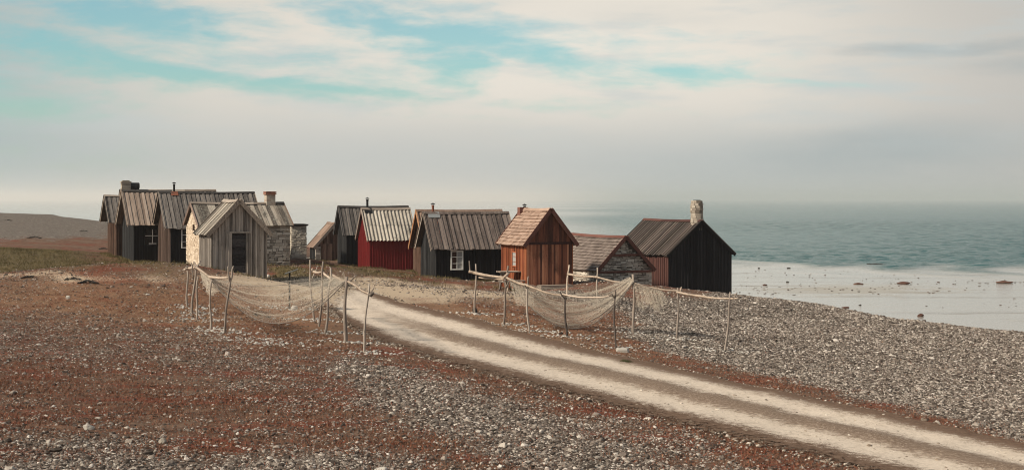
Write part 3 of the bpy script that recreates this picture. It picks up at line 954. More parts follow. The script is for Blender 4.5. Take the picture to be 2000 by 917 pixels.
def roof_slopes(mb, f, kind, og2, pitch=.22, both=True):
    """both slopes of a gable roof"""
    th = math.atan(f.slope)
    S = (f.W / 2 + f.oe) / math.cos(th)
    x0, x1 = -f.og, f.L + og2
    for sgn in (-1, 1):
        d = Vector((0, sgn * math.cos(th), -math.sin(th)))
        n = Vector((0, sgn * math.sin(th), math.cos(th)))
        O = Vector((0, f.W / 2, f.zr))
        def P(x, s, h): 
            sag = -.035 * math.sin(math.pi * (x - x0) / (x1 - x0)) * (1 - .4 * s / S)
            return O + VX * x + d * s + n * h + VZ * sag
        if kind == 'corr':
            k = int((x1 - x0) / pitch * 8)
            for (s0, s1, lift) in ((0, S * .53, .012), (S * .5, S, 0)):
                base = len(mb.v)
                ss = np.linspace(s0, s1, 4)
                for layer in (0, -.014):
                    for s_ in ss:
                        for i in range(k + 1):
                            x = x0 + (x1 - x0) * i / k
                            h = .03 * (1 + math.cos(2 * math.pi * x / pitch)) + .008 + lift + layer
                            jit = rng.uniform(-.003, .003)
                            mb.v.append(tuple(P(x, s_ + (jit * 8 if s_ == ss[-1] else 0), h + jit)))
                nl = 4 * (k + 1)
                tints = [rng.random() for _ in range(k // 24 + 2)]
                for layer in (0, 1):
                    for r_ in range(3):
                        for i in range(k):
                            q = base + layer * nl + r_ * (k + 1) + i
                            fc = (q, q + 1, q + k + 2, q + k + 1)
                            mb.f.append(fc); mb.t.append(tints[i // 24])
                for i in range(k):
                    q = base + 3 * (k + 1) + i
                    mb.f.append((q, q + 1, q + 1 + nl, q + nl)); mb.t.append(tints[i // 24])
        elif kind == 'board':
            k = int(round((x1 - x0) / pitch))
            w = (x1 - x0) / k
            for i in range(k):
                ta = rng.random(); e = rng.uniform(-.04, .05)
                xa, xb = x0 + i * w, x0 + (i + 1) * w
                jx = rng.uniform(-.12, .12) * w if i else 0
                def slab(xa, xb, h0, h1, e, t):
                    m = 3
                    for q in range(m):
                        s0, s1 = S * q / m, S * (q + 1) / m + (e if q == m - 1 else 0)
                        mb.hexa([P(xa, s0, h0), P(xb, s0, h0), P(xb, s1, h0), P(xa, s1, h0), P(xa, s0, h1), P(xb, s0, h1), P(xb, s1, h1), P(xa, s1, h1)], t)
                slab(xa, xb, .0, .02, e, ta)
                slab(xa + jx - w * rng.uniform(.2, .32), xa + jx + w * rng.uniform(.2, .32), .022 + rng.uniform(0, .005), .046 + rng.uniform(0, .022), rng.uniform(-.06, .05), rng.random())
            slab(x1 - w * .25, x1, .022, .05, 0, rng.random())
        elif kind == 'plank':
            k = int(round((x1 - x0) / pitch))
            w = (x1 - x0) / k
            for i in range(k):
                e = rng.uniform(-.04, .03); t = rng.random(); lift = rng.choice((0.0, .012, .022)); g = rng.uniform(0, .012)
                xa, xb = x0 + i * w, x0 + (i + 1) * w - g
                for q in range(3):
                    s0, s1 = S * q / 3, S * (q + 1) / 3 + (e if q == 2 else 0)
                    mb.hexa([P(xa, s0, 0), P(xb, s0, 0), P(xb, s1, 0), P(xa, s1, 0), P(xa, s0, .022 + lift), P(xb, s0, .022 + lift), P(xb, s1, .022 + lift), P(xa, s1, .022 + lift)], t)
            mb.hexa([P(x0, 0, -.02), P(x1, 0, -.02), P(x1, S - .03, -.02), P(x0, S - .03, -.02), P(x0, 0, -.004), P(x1, 0, -.004), P(x1, S - .03, -.004), P(x0, S - .03, -.004)], .2)
        elif kind == 'tile':
            nc = int(round(S / pitch)); step = S / nc
            mb.hexa([P(x0, 0, -.02), P(x1, 0, -.02), P(x1, S - .02, -.02), P(x0, S - .02, -.02), P(x0, 0, .0), P(x1, 0, .0), P(x1, S - .02, .0), P(x0, S - .02, .0)], .2)
            for c in range(nc):
                x = x0 - (.1 if c % 2 else 0)
                while x < x1:
                    w = rng.uniform(.17, .24)
                    xa, xb = max(x, x0), min(x + w - .006, x1)
                    if xb - xa > .02:
                        s0, s1 = c * step - .02, (c + 1) * step + rng.uniform(.0, .025)
                        lo, hi = .006, .062 + rng.uniform(0, .012)
                        mb.hexa([P(xa, s0, 0.001), P(xb, s0, 0.001), P(xb, s1, .012), P(xa, s1, .012), P(xa, s0, lo + .008), P(xb, s0, lo + .008), P(xb, s1, hi), P(xa, s1, hi)], rng.random())
                    x += w


def bargeboards(name, f, m, parent, og2, ht=.15, th_=.028):
    ang = math.atan(f.slope)
    S = (f.W / 2 + f.oe) / math.cos(ang)
    for xe, sg in ((-f.og, -1), (f.L + og2, 1)):
        for sgn in (-1, 1):
            d = Vector((0, sgn * math.cos(ang), -math.sin(ang)))
            n = Vector((0, sgn * math.sin(ang), math.cos(ang)))
            mb = MB()
            O = Vector((xe + sg * .003, f.W / 2, f.zr))
            xr_ = (0, sg * th_) if sg > 0 else (sg * th_, 0)
            mb.fbox(O, VX, d, n, xr_, (0.0, S + .02), (-ht + .05, .05 + .03), rng.random())
            mb.build(name, m, parent)


def ridge_cap(f, m, parent, og2, w=.16):
    ang = math.atan(f.slope)
    mb = MB()
    for sgn in (-1, 1):
        d = Vector((0, sgn * math.cos(ang), -math.sin(ang)))
        n = Vector((0, sgn * math.sin(ang), math.cos(ang)))
        O = Vector((0, f.W / 2, f.zr))
        k = 3
        for i in range(k):
            xa = -f.og - .03 + (f.L + og2 + f.og + .06) * i / k; xb = -f.og - .03 + (f.L + og2 + f.og + .06) * (i + 1) / k
            def P(x, s, h):
                sag = -.035 * math.sin(math.pi * (x + f.og) / (f.L + og2 + f.og))
                return O + VX * x + d * s + n * h + VZ * sag
            mb.hexa([P(xa, 0, .062), P(xb, 0, .062), P(xb, w, .062), P(xa, w, .062), P(xa, 0, .09 + .004 * sgn), P(xb, 0, .09 + .004 * sgn), P(xb, w, .09), P(xa, w, .09)], rng.random())
    return mb.build('ridge_board', m, parent)


def corner_boards(f, m, parent, w=.1, t=.03):
    for (x, y, a, b) in ((0, 0, 1, 1), (f.L, 0, -1, 1), (0, f.W, 1, -1), (f.L, f.W, -1, -1)):
        zt = f.roof(y) - .04
        mb = MB()
        e = .036
        xs = sorted((x - a * e, x + a * w)); ys = sorted((y - b * (e + t), y - b * e))
        mb.box(xs[0], xs[1], ys[0], ys[1], -.5, zt, rng.random())
        xs2 = sorted((x - a * (e + t), x - a * e - a * .001)); ys2 = sorted((y - b * (e + t), y + b * w))
        mb.box(xs2[0], xs2[1], ys2[0], ys2[1], -.5, zt, rng.random())
        mb.build('corner_board', m, parent)


def hut(key, name, label, long_m, gable_m, roof_m, roof_kind, trim_m, cat='fishing hut', og2=None, pitch=.22, bw=.16, batten=.045, trim=None, corner=None,
        door_hole=None, long_stone=False, gable_stone=False, long_batten=None, group='fishing huts on the shore', gable_batten=None):
    f = FR[key]
    og2 = f.og if og2 is None else og2
    o = empty(name, (f.O[0], f.O[1], f.base), f.rot)
    tag(o, label, cat, group)
    def tl(y):
        return lambda x: f.roof(y) - .035
    tg = lambda x: f.roof(x) - .035
    for nm, O, a, n, w, top, mm, st, hol, bat in (
            ('long_wall', (0, 0, 0), VX, -VY, f.L, tl(0), long_m, long_stone, (), long_batten if long_batten is not None else batten),
            ('long_wall', (0, f.W, 0), VX, VY, f.L, tl(f.W), long_m, long_stone, (), long_batten if long_batten is not None else batten),
            ('gable_wall', (0, 0, 0), VY, -VX, f.W, tg, gable_m, gable_stone, door_hole or (), gable_batten if gable_batten is not None else batten),
            ('gable_wall', (f.L, 0, 0), VY, VX, f.W, tg, gable_m, gable_stone, (), gable_batten if gable_batten is not None else batten)):
        mb = MB()
        if st:
            core = MB()
            stone_wall(mb, core, O, a, n, w, top, depth=.022 if mm is M['plaster'] else .06)
            wobj = mb.build(nm, mm, o)
            core.build('joint_fill', M['mortar'] if mm is not M['plaster'] else M['plaster'], wobj)
        else:
            board_wall(mb, O, a, n, w, top, bw=bw, batten=bat, holes=hol)
            mb.build(nm, mm, o)
    mb = MB()
    roof_slopes(mb, f, roof_kind, og2, pitch)
    rf = mb.build('roof', roof_m, o)
    bargeboards('bargeboard', f, trim or trim_m, o, og2)
    ridge_cap(f, trim_m, rf, og2)
    if corner:
        corner_boards(f, corner, o)
    return o, f, rf


def window(f, o, p0, p1, plane, cols, rows, frame_m, pane_m, fw=.055, bar=.028, name='window'):
    """frame, bars and pane on a wall plane given by two photo corners"""
    a = f.on_plane(*p0, **plane); b = f.on_plane(*p1, **plane)
    z0, z1 = sorted((a.z, b.z))
    if 'y' in plane:
        u0, u1 = sorted((a.x, b.x)); A = VX; n = -VY if plane['y'] <= 0 else VY; O = Vector((0, plane['y'], 0))
    else:
        u0, u1 = sorted((a.y, b.y)); A = VY; n = -VX; O = Vector((plane['x'], 0, 0))
    fr = MB()
    t0, t1 = .0, .05
    fr.fbox(O, A, VZ, n, (u0, u0 + fw), (z0, z1), (t0, t1), .5)
    fr.fbox(O, A, VZ, n, (u1 - fw, u1), (z0, z1), (t0, t1), .5)
    fr.fbox(O, A, VZ, n, (u0 + fw, u1 - fw), (z0, z0 + fw), (t0, t1 - .003), .5)
    fr.fbox(O, A, VZ, n, (u0 + fw, u1 - fw), (z1 - fw, z1), (t0, t1 - .003), .5)
    for c in range(1, cols):
        x = u0 + (u1 - u0) * c / cols
        fr.fbox(O, A, VZ, n, (x - bar / 2, x + bar / 2), (z0 + fw, z1 - fw), (t0, t1 - .01), .5)
    for r in range(1, rows):
        z = z0 + (z1 - z0) * r / rows
        fr.fbox(O, A, VZ, n, (u0 + fw, u1 - fw), (z - bar / 2, z + bar / 2), (t0, t1 - .014), .5)
    w = fr.build(name, frame_m, o)
    pn = MB()
    pn.fbox(O, A, VZ, n, (u0 + fw * .9, u1 - fw * .9), (z0 + fw * .9, z1 - fw * .9), (.006, .014), .5)
    pn.build('pane', pane_m, w)
    return w, (O, A, n, u0, u1, z0, z1)


def pipe_chimney(f, rf, px, ytop, m, r=.055, cap=True, y=None, box=None, boxw=.2, name='chimney'):
    """stove pipe through the roof, near slope side just off the ridge"""
    yy = f.W / 2 if y is None else y
    p = f.on_plane(px, ytop, y=yy)
    zb = f.roof(yy) - .1
    mb = MB()
    mb.tube([(p.x, yy, zb), (p.x, yy, p.z - .1), (p.x, yy, p.z - .08), (p.x, yy, p.z)], [r, r, r * 1.15, r * 1.15], 12)
    c = mb.build(name, m, rf)
    if cap:
        cp_ = MB()
        cp_.tube([(p.x, yy, p.z + .03), (p.x, yy, p.z + .05), (p.x, yy, p.z + .1)], [r * 1.9, r * 1.9, r * .4], 12)
        cp_.tube([(p.x - r, yy, p.z - .02), (p.x - r, yy, p.z + .035)], [.008, .008], 5)
        cp_.tube([(p.x + r, yy, p.z - .02), (p.x + r, yy, p.z + .035)], [.008, .008], 5)
        cp_.build('chimney_cap', M['pipe'], rf)
    if box:
        ang = math.atan(f.slope)
        d = Vector((0, -math.cos(ang), -math.sin(ang))); n = Vector((0, -math.sin(ang), math.cos(ang)))
        fl = MB()
        fl.fbox(Vector((p.x, f.W / 2, f.zr)), VX, d, n, (-boxw, boxw), (.02, .42), (.066, .078), .5)
        fl.fbox(Vector((p.x, f.W / 2, f.zr)), VX, Vector((0, -d.y, d.z)), Vector((0, -n.y, n.z)), (-boxw, boxw), (.02, .42), (.066, .078), .5)
        fl.build('flashing', box, rf)
    return p


# --- left row
o, f, rf = hut('A', 'fishing_hut', 'leftmost small brown hut with a dark board roof, beside the shingle hill', M['brown'], M['brown'], M['roof_dark'], 'board', M['trim_grey'], pitch=.3, batten=.03)
o, f, rf = hut('B', 'fishing_hut', 'dark hut with a brown board roof and white window cross, in the left row', M['black'], M['darkgrey'], M['roof_brown'], 'board', M['trim_dark'], pitch=.3, trim=M['trim_grey'])
# window with white bars
w, g = window(f, o, (282, 446), (313, 479), dict(y=-.03), 2, 2, M['black'], M['glass'], fw=.05, bar=.02)
O_, A_, n_, u0, u1, z0, z1 = g
wb = MB()
xm = (u0 + u1) / 2; zm = z0 + (z1 - z0) * .58
wb.fbox(O_, A_, VZ, n_, (xm - .02, xm + .02), (z0 + .12, z1 - .06), (.052, .066), .5)
wb.fbox(O_, A_, VZ, n_, (u0 + .04, u1 - .04), (zm - .018, zm + .018), (.053, .064), .5)
wb.build('white_bars', M['white'], w)
cu = MB()
for q in (.5,):
    x = u0 + (u1 - u0) * q
    cu.box(x - .2, x + .22, -.03 - .046, -.03 - .018, z0 + .06, z0 + .06 + rng.uniform(.08, .14), .6)
cu.build('curtain_hem', M['offwhite'], w)

o, f, rf = hut('C', 'fishing_hut', 'long hut with grey-brown gable, dark ribbed roof and thin stove pipe, behind the stone hut', M['black'], M['greybrown'], M['roof_dark'], 'board', M['trim_dark'], pitch=.27, trim=M['trim_grey'], gable_batten=.03)
window(f, o, (354, 446), (380, 484), dict(y=-.03), 2, 3, M['white'], M['glass'])
p = pipe_chimney(f, rf, 340, 359, M['pipe'], r=.06, box=M['rust'], boxw=.2)

# hut hidden behind, ridge showing over the dark roofs
o, f, rf = hut('Z', 'fishing_hut', 'hut hidden behind the left row, its square chimney showing above the roofs', M['black'], M['darkgrey'], M['roof_dark'], 'board', M['trim_grey'], pitch=.27)
pa = f.on_plane(237, 355, y=f.W / 2); pb = f.on_plane(254, 371, y=f.W / 2)
ch = MB()
cw = abs(pb.x - pa.x); x0 = min(pa.x, pb.x)
z = f.zr - .7
while z < pa.z - .12:
    ch.box(x0 + rng.uniform(-.01, .01), x0 + cw + rng.uniform(-.01, .01), f.W / 2 - .3, f.W / 2 + .3, z, z + .1)
    z += .1
ch.box(x0 - .05, x0 + cw + .05, f.W / 2 - .36, f.W / 2 + .36, z, z + .09)
ch.box(x0 + .06, x0 + cw - .06, f.W / 2 - .22, f.W / 2 + .22, z + .09, z + .16, .1)
c_ = ch.build('chimney', M['chim_stone'], rf)
hood = MB()
pc_ = f.on_plane(272, 363, y=f.W / 2)
zc_ = pc_.z
hood.tube([(x0 + cw + .0, f.W / 2, zc_), (x0 + cw + .04, f.W / 2, zc_), (pc_.x - .03, f.W / 2, zc_), (pc_.x, f.W / 2, zc_)], [.2, .235, .235, .21], 18)
hood.tube([(pc_.x - .25, f.W / 2, zc_ - .2), (pc_.x - .25, f.W / 2, zc_ - .75)], [.1, .1], 12)
hood.build('chimney_cowl', M['pipe'], c_, smooth=False)

# stone hut with limewashed gable
o, f, rf = hut('D', 'stone_hut', 'stone hut with a sunlit cream gable and brick chimney, behind the grey shed', M['stone'], M['plaster'], M['roof_grey'], 'plank', M['trim_grey'], pitch=.19,
               long_stone=True, gable_stone=True, trim=M['greybrown'])
pa = f.on_plane(517, 374, y=f.W / 2); pb = f.on_plane(537, 396, y=f.W / 2)
ch = MB(); x0, x1 = pa.x + .03, pb.x - .03
z = f.zr - .3
k = 0
while z < pa.z - .02:
    e = .04 if z > pa.z - .17 else 0.0
    n_b = 2
    for q in range(n_b):
        xa = x0 - e + (x1 - x0 + 2 * e) * q / n_b; xb = x0 - e + (x1 - x0 + 2 * e) * (q + 1) / n_b
        ch.box(xa + .004, xb - .004, f.W / 2 - .24 - e, f.W / 2 + .24 + e, z, z + .07, (rng.uniform(0, .45) if z > pa.z - .2 else rng.uniform(.55, 1)))
    ch.box(x0 + .01, x1 - .01, f.W / 2 - .23, f.W / 2 + .23, z + .07, z + .08, .9)
    z += .08
ch.build('chimney', M['brick'], rf)
vh = MB()
pv = f.on_plane(378.5, 444, x=-.04)
vh.box(-.09, -.025, pv.y - .07, pv.y + .07, pv.z - .14, pv.z + .14, .1)  # added dark brown block stands in for the shaded open vent hole
vh.build('vent_hole_block', M['greybrown'], o)

# grey shed in front
f = FR['E']
pd0 = f.on_plane(452.5, 455, x=0); pd1 = f.on_plane(483, 532, x=0)
dy0, dy1 = sorted((pd0.y, pd1.y)); dz0, dz1 = sorted((pd0.z, pd1.z))
o, f, rf = hut('E', 'storage_shed', 'small grey board-and-batten shed with a dark doorway, standing in front of the stone hut', M['grey'], M['grey'], M['roof_grey'], 'plank', M['trim_grey'], cat='shed', pitch=.2,
               bw=.145, batten=.05, door_hole=((dy0, dy1, dz0, dz1),))
dr = MB()
zz = dz0
while zz < dz1 - .01:
    h = min(rng.uniform(.12, .18), dz1 - zz)
    dr.box(.05, .075 + rng.uniform(0, .01), dy0 - .02, dy1 + .02, zz, zz + h - .006)
    zz += h
dr.build('door', M['darkdoor'], o)
cs = MB()
cs.box(-.045, .045, dy0 - .13, dy0, dz0 - .02, dz1 + .001)
cs.box(-.045, .045, dy1, dy1 + .13, dz0 - .02, dz1 + .001)
cs.box(-.055, .045, dy0 - .16, dy1 + .16, dz1 + .002, dz1 + .07)
cs.build('door_frame', M['grey'], o)
sl = MB()
sl.box(-.05, .08, dy0 - .02, dy1 + .02, dz0 - .1, dz0 - .002)
sl.build('door_sill', M['trim_grey'], o)

# flat-topped stone outhouse
f = FR['F']
o = empty('stone_outhouse', (f.O[0], f.O[1], f.base), f.rot)
tag(o, 'small flat-topped pale stone outhouse right of the stone hut', 'outhouse')
zt = zpx(441, 80) - f.base
for O_, a_, n_, w_ in (((0, 0, 0), VX, -VY, f.L), ((0, 0, 0), VY, -VX, 2.2), ((f.L, 0, 0), VY, VX, 2.2), ((0, 2.2, 0), VX, VY, f.L)):
    mb = MB(); core = MB()
    stone_wall(mb, core, O_, a_, n_, w_, lambda x: zt, hmin=.07, hmax=.14, wmin=.14, wmax=.34)
    wo = mb.build('wall', M['stone_pale'], o)
    core.build('joint_fill', M['stone_pale'], wo)
mb = MB()
mb.box(-.1, f.L + .1, -.1, 2.3, zt + .002, zt + .06)
mb.box(-.14, f.L + .14, -.14, 2.34, zt + .062, zt + .1)
mb.build('roof', M['trim_dark'], o)

# small brown boathouse
o, f, rf = hut('G', 'boathouse', 'low brown boathouse with a rusty roof and stone footing, left of the black hut', M['darkgrey'], M['brown'], M['roof_rust'], 'corr', M['roof_rust'], cat='boathouse', pitch=.25, trim=M['trim_grey'], batten=.03)
p0 = f.on_plane(626, 484, x=0); p1 = f.on_plane(605, 515, x=0)
mb = MB()
for zz in np.arange(-.3, p0.z, .14):
    y = f.W + .06
    while y > p0.y:
        w_ = rng.uniform(.2, .4)
        mb.box(-.12 + rng.uniform(-.03, .03), -.04, max(y - w_, p0.y) + .01, y - .01, zz + .008, zz + .13)
        y -= w_
mb.build('stone_footing', M['stone'], o)
p0 = f.on_plane(629, 476, x=-.03); p1 = f.on_plane(652, 509, x=-.03)
dmb = MB()
y0_, y1_ = sorted((p0.y, p1.y)); z0_, z1_ = sorted((p0.z, p1.z))
k = 6
for q in range(k):
    dmb.box(-.075, -.034, y0_ + (y1_ - y0_) * q / k + .004, y0_ + (y1_ - y0_) * (q + 1) / k - .004, z0_, z1_)
dd = dmb.build('door', M['brown'], o)
lk = MB(); lk.box(-.1, -.076, y0_ + .05, y0_ + .1, (z0_ + z1_) / 2 - .08, (z0_ + z1_) / 2 + .08, .2)
lk.build('handle', M['pipe'], dd)

# --- right row
o, f, rf = hut('H', 'fishing_hut', 'black hut behind the red hut, with a dark roof ridge running past it', M['black'], M['darkgrey'], M['roof_dark'], 'board', M['trim_dark'], pitch=.25, trim=M['darkgrey'])
o, f, rf = hut('I', 'fishing_hut', 'red painted hut with a pale lichen-grey corrugated roof', M['falured'], M['falured'], M['roof_pale'], 'corr', M['trim_grey'], pitch=.21, trim=M['trim_grey'], corner=None, batten=.03)
p = pipe_chimney(f, rf, 717.5, 389, M['blackmetal'], r=.065, box=M['blackmetal'], boxw=.22)
o, f, rf = hut('J', 'fishing_hut', 'brown hut with orange-brown verge boards, squeezed between the red hut and the black hut', M['brown'], M['brown'], M['roof_rust'], 'corr', M['roof_rust'], pitch=.22, trim=M['trim_orange'])
o, f, rf = hut('K', 'fishing_hut', 'black hut with a white six-pane window and a rust-streaked roof', M['black'], M['darkgrey'], M['roof_darkbrown'], 'board', M['roof_darkbrown'], pitch=.27, trim=M['trim_grey'], batten=.03)
w, g = window(f, o, (880, 489), (904.5, 526.5), dict(y=-.03), 2, 3, M['white'], M['glass'], fw=.065)
O_, A_, n_, u0, u1, z0, z1 = g
cu = MB()
xm = (u0 + u1) / 2
cu.fbox(O_, A_, VZ, n_, (xm + .01, u1 - .06), (z0 + .06, z1 - .06), (.0145, .018), .5)
cu.build('curtain', M['offwhite'], w)
p = pipe_chimney(f, rf, 845.5, 400, M['rust'], r=.06, box=M['flash'], boxw=.3)
ang = math.atan(f.slope)
d_ = Vector((0, -math.cos(ang), -math.sin(ang))); n_ = Vector((0, -math.sin(ang), math.cos(ang)))
st = MB()
S_ = (f.W / 2 + f.oe) / math.cos(ang)
for q in range(10):
    s0 = .42 + (S_ - .45) * q / 10; s1 = .42 + (S_ - .45) * (q + 1) / 10
    j = .012 * math.sin(q * 2.1)
    st.fbox(Vector((p.x + .06 + j, f.W / 2, f.zr - .02)), VX, d_, n_, (-.045, .045), (s0, s1 + .001), (.05, .064), rng.random())
st.build('rusty_roof_strip', M['rust'], rf)

# red-brown hut
o, f, rf = hut('L', 'fishing_hut', 'tall red-brown wooden hut with a pinkish shingle roof, beside the picnic table', M['redbrown_side'], M['redbrown'], M['roof_tile'], 'tile', M['roof_tile'], pitch=.19, trim=M['trim_red'], bw=.1, batten=.0, long_batten=.035)
pb_ = f.on_plane(1070, 474.5, x=-.03)
bm_ = MB(); bm_.box(-.06, -.006, -.05, f.W + .05, pb_.z - .06, pb_.z + .05, .1)
bm_.build('cross_beam', M['redside'], o)
# upper gable darker boards
ug = MB()
k = 16
for q in range(k):
    ya, yb_ = f.W * q / k, f.W * (q + 1) / k
    ta, tb = f.roof(ya) - .06, f.roof(yb_) - .06
    zb = pb_.z + .052
    if max(ta, tb) > zb + .02:
        P = [(-.045, ya, zb), (-.045, yb_, zb), (-.008, yb_, zb), (-.008, ya, zb), (-.045, ya, max(ta, zb + .005)), (-.045, yb_, max(tb, zb + .005)), (-.008, yb_, max(tb, zb + .005)), (-.008, ya, max(ta, zb + .005))]
        ug.hexa([Vector(q_) for q_ in P], rng.uniform(0, .35))
ug.build('gable_boards', M['redbrown'], o)
w, g = window(f, o, (1001, 490), (1010, 521), dict(y=f.W + .03), 1, 3, M['redbrown_side'], M['offwhite'], fw=.05, bar=.02)
p = pipe_chimney(f, rf, 1024.5, 402, M['pipe'], r=.055, cap=True)
bx = MB(); 
bx.box(p.x - .14, p.x + .16, f.W / 2 - .12, f.W / 2 + .3, f.zr - .4, f.zr + .07)
bx.build('chimney_box', M['trim_red'], rf)
stp = MB()
stp.box(-.55, -.12, f.W * .1, f.W * .8, -.12, .06)
stp.build('doorstep', M['tablewood'], o)

# low stone hut
o, f, rf = hut('M', 'stone_hut', 'low stone hut with shingle roof and red verge boards, right of the red-brown hut', M['stone'], M['stone'], M['roof_tile_grey'], 'tile', M['trim_red'], pitch=.19, trim=M['trim_red'],
               long_stone=True, gable_stone=True)
for py in (497.5, 530):
    pz = f.on_plane(1218, py, x=-.05).z
    # length limited by the roof line
    half = f.W / 2 + .02 if py > 520 else (f.zr - pz - .08) / f.slope
    tb = MB(); tb.box(-.11, -.02, f.W / 2 - half, f.W / 2 + half, pz - .05, pz + .05)
    tb.build('tie_beam', M['trim_red'], o)

# black hut with the round stone chimney
o, f, rf = hut('N', 'fishing_hut', 'black hut with a thick rounded stone chimney, last on the right by the water', M['redside'], M['blackgable'], M['roof_black'], 'board', M['redside'], pitch=.25, trim=M['blackgable'], bw=.2, batten=.05, corner=None)
cx0 = f.on_plane(1349.5, 420, y=f.W / 2).x; cx1 = f.on_plane(1374, 420, y=f.W / 2).x
pt = f.on_plane(1361, 391.5, y=f.W / 2)
mb = MB()
cxm = pt.x; rad = 12.0 * 70 / F * 1.02
zb = f.zr - .5
rows = 12
for r_ in range(rows):
    za = zb + (pt.z - zb) * r_ / rows; zc = zb + (pt.z - zb) * (r_ + 1) / rows
    kk = 9
    off = rng.random()
    taper = 1.0 if r_ < rows - 1 else .9
    for q in range(kk):
        a0 = 2 * math.pi * (q + off) / kk; a1 = 2 * math.pi * (q + 1 + off) / kk
        ri, ro = rad * .55, rad * rng.uniform(.95, 1.06) * taper
        g = .03
        P = []
        for z_ in (za + .008, zc - .008):
            P += [Vector((cxm + math.cos(a0 + g) * ro, f.W / 2 + math.sin(a0 + g) * ro, z_ + rng.uniform(-.012, .012))), Vector((cxm + math.cos(a1 - g) * ro, f.W / 2 + math.sin(a1 - g) * ro, z_ + rng.uniform(-.012, .012))),
                  Vector((cxm + math.cos(a1) * ri, f.W / 2 + math.sin(a1) * ri, z_)), Vector((cxm + math.cos(a0) * ri, f.W / 2 + math.sin(a0) * ri, z_))]
        mb.hexa(P, rng.random())
mb.tube([(cxm, f.W / 2, zb), (cxm, f.W / 2, pt.z - .05)], [rad * .93, rad * .9], 18, tint=.3)
chn = mb.build('chimney', M['chim_stone'], rf)
mb = MB(); mb.tube([(cxm, f.W / 2, pt.z - .04), (cxm, f.W / 2, pt.z + .035)], [rad * .6, rad * .58], 14)
mb.build('chimney_cap', M['pipe'], chn)


# ------------------------------------------------------------------ net drying racks
def wob(p0, p1, n, amp):
    p0, p1 = Vector(p0), Vector(p1)
    out = []
    ph = [rng.uniform(0, 6.28) for _ in range(4)]
    for i in range(n):
        t = i / (n - 1)
        e = math.sin(math.pi * t) ** .5 if 0 < t < 1 else 0
        out.append(p0.lerp(p1, t) + Vector((math.sin(t * 5 + ph[0]), math.sin(t * 6 + ph[1]), .6 * math.sin(t * 5.5 + ph[2]))) * amp * e)
    return out


def at_depth(px, py, d):
    return Vector((rx(px) * d, d, zpx(py, d)))


def rack(label, poles, rails, cat='net rack'):
    """poles: (base px, top px, radius px, twigs); rails: lists of (px, py, depth)"""
    base = ground(*poles[0][0])
    o = empty('net_rack', base)
    tag(o, label, cat, 'net drying racks of bare poles')
    deps = []
    for (b, t, r, mk, twigs) in poles:
        g = ground(*b); d = g.y
        deps.append(d)
        top = at_depth(t[0], t[1], d + rng.uniform(-.15, .15))
        R_ = r * d / F
        pts = wob(g - VZ * .3, top, 9, .035)
        mb = MB()
        mb.tube([p - base for p in pts], [R_ * (1.12 - .35 * i / 8) * rng.uniform(.9, 1.1) for i in range(9)], 8, jit=.1)
        pole = mb.build('pole', M[mk], o, smooth=True)
        for (t0, t1, tr) in twigs:
            tb = MB()
            a = at_depth(t0[0], t0[1], top.y + (g.y - top.y) * .3); c = at_depth(t1[0], t1[1], top.y - .05)
            tb.tube([p - base for p in wob(a, c, 5, .02)], [tr * d / F * q for q in (1.1, 1, .95, .85, .7)], 6, jit=.1)
            tb.build('fork', M[mk], pole, smooth=True)
    for (pts, r, mk) in rails:
        P = [at_depth(*q) for q in pts]
        # subdivide
        Q = []
        for i in range(len(P) - 1):
            for s in range(4):
                Q.append(P[i].lerp(P[i + 1], s / 4) + Vector((0, rng.uniform(-.02, .02), rng.uniform(-.012, .012))))
        Q.append(P[-1])
        for _ in range(1):
            Q = [Q[0]] + [(Q[i - 1] + Q[i] * 2 + Q[i + 1]) / 4 for i in range(1, len(Q) - 1)] + [Q[-1]]
        R_ = r * P[0].y / F
        mb = MB()
        n = len(Q)
        mb.tube([p - base for p in Q], [R_ * (1.1 - .3 * i / n) * rng.uniform(.88, 1.12) for i in range(n)], 8, jit=.1)
        mb.build('rail', M[mk], o, smooth=True)
    # lashings where the rails meet the poles
    return o, deps


gA = [ground(*p)[1] for p in ((366.5, 599), (374, 611), (382, 624), (409, 643), (437, 649))]
rack('left row of crooked poles nearest the grey shed, carrying short rails', [
    ((366.5, 599), (366, 526), 2.0, 'pole', []),
    ((374, 611), (382, 526), 2.4, 'pole', [((379, 545), (373, 512), 1.4), ((381, 532), (391, 511), 1.3)]),
    ((382, 624), (386.5, 540), 2.0, 'pole', [((385.5, 562), (390, 560), 1.3)]),
    ((409, 643), (413.5, 545), 2.1, 'pole', []),
    ((437, 649), (450, 546), 2.3, 'pole', [((449.5, 551), (445, 520), 2.0), ((449.5, 549), (456, 519), 2.0)])],
    [([(360, 526, gA[0] - .3), (370, 523.5, gA[0] - .1), (381, 521.5, gA[1])], 2.6, 'pole_pale'),
     ([(383, 521, gA[1]), (397, 531, (gA[1] + gA[3]) / 2), (411, 542, gA[3])], 2.2, 'pole_pale'),
     ([(409, 541, gA[3] + .1), (428, 542.5, (gA[3] + gA[4]) / 2), (448, 541, gA[4] + .05)], 2.4, 'pole_pale'),
     ([(378, 512, gA[1] + .3), (389, 524, gA[1] - .2)], 1.3, 'pole'), ([(392, 509, gA[1] + .2), (380, 527, gA[1] - .3)], 1.2, 'pole'), ([(374, 519, gA[1] + .2), (394, 517, gA[1] - .1)], 1.2, 'pole')])

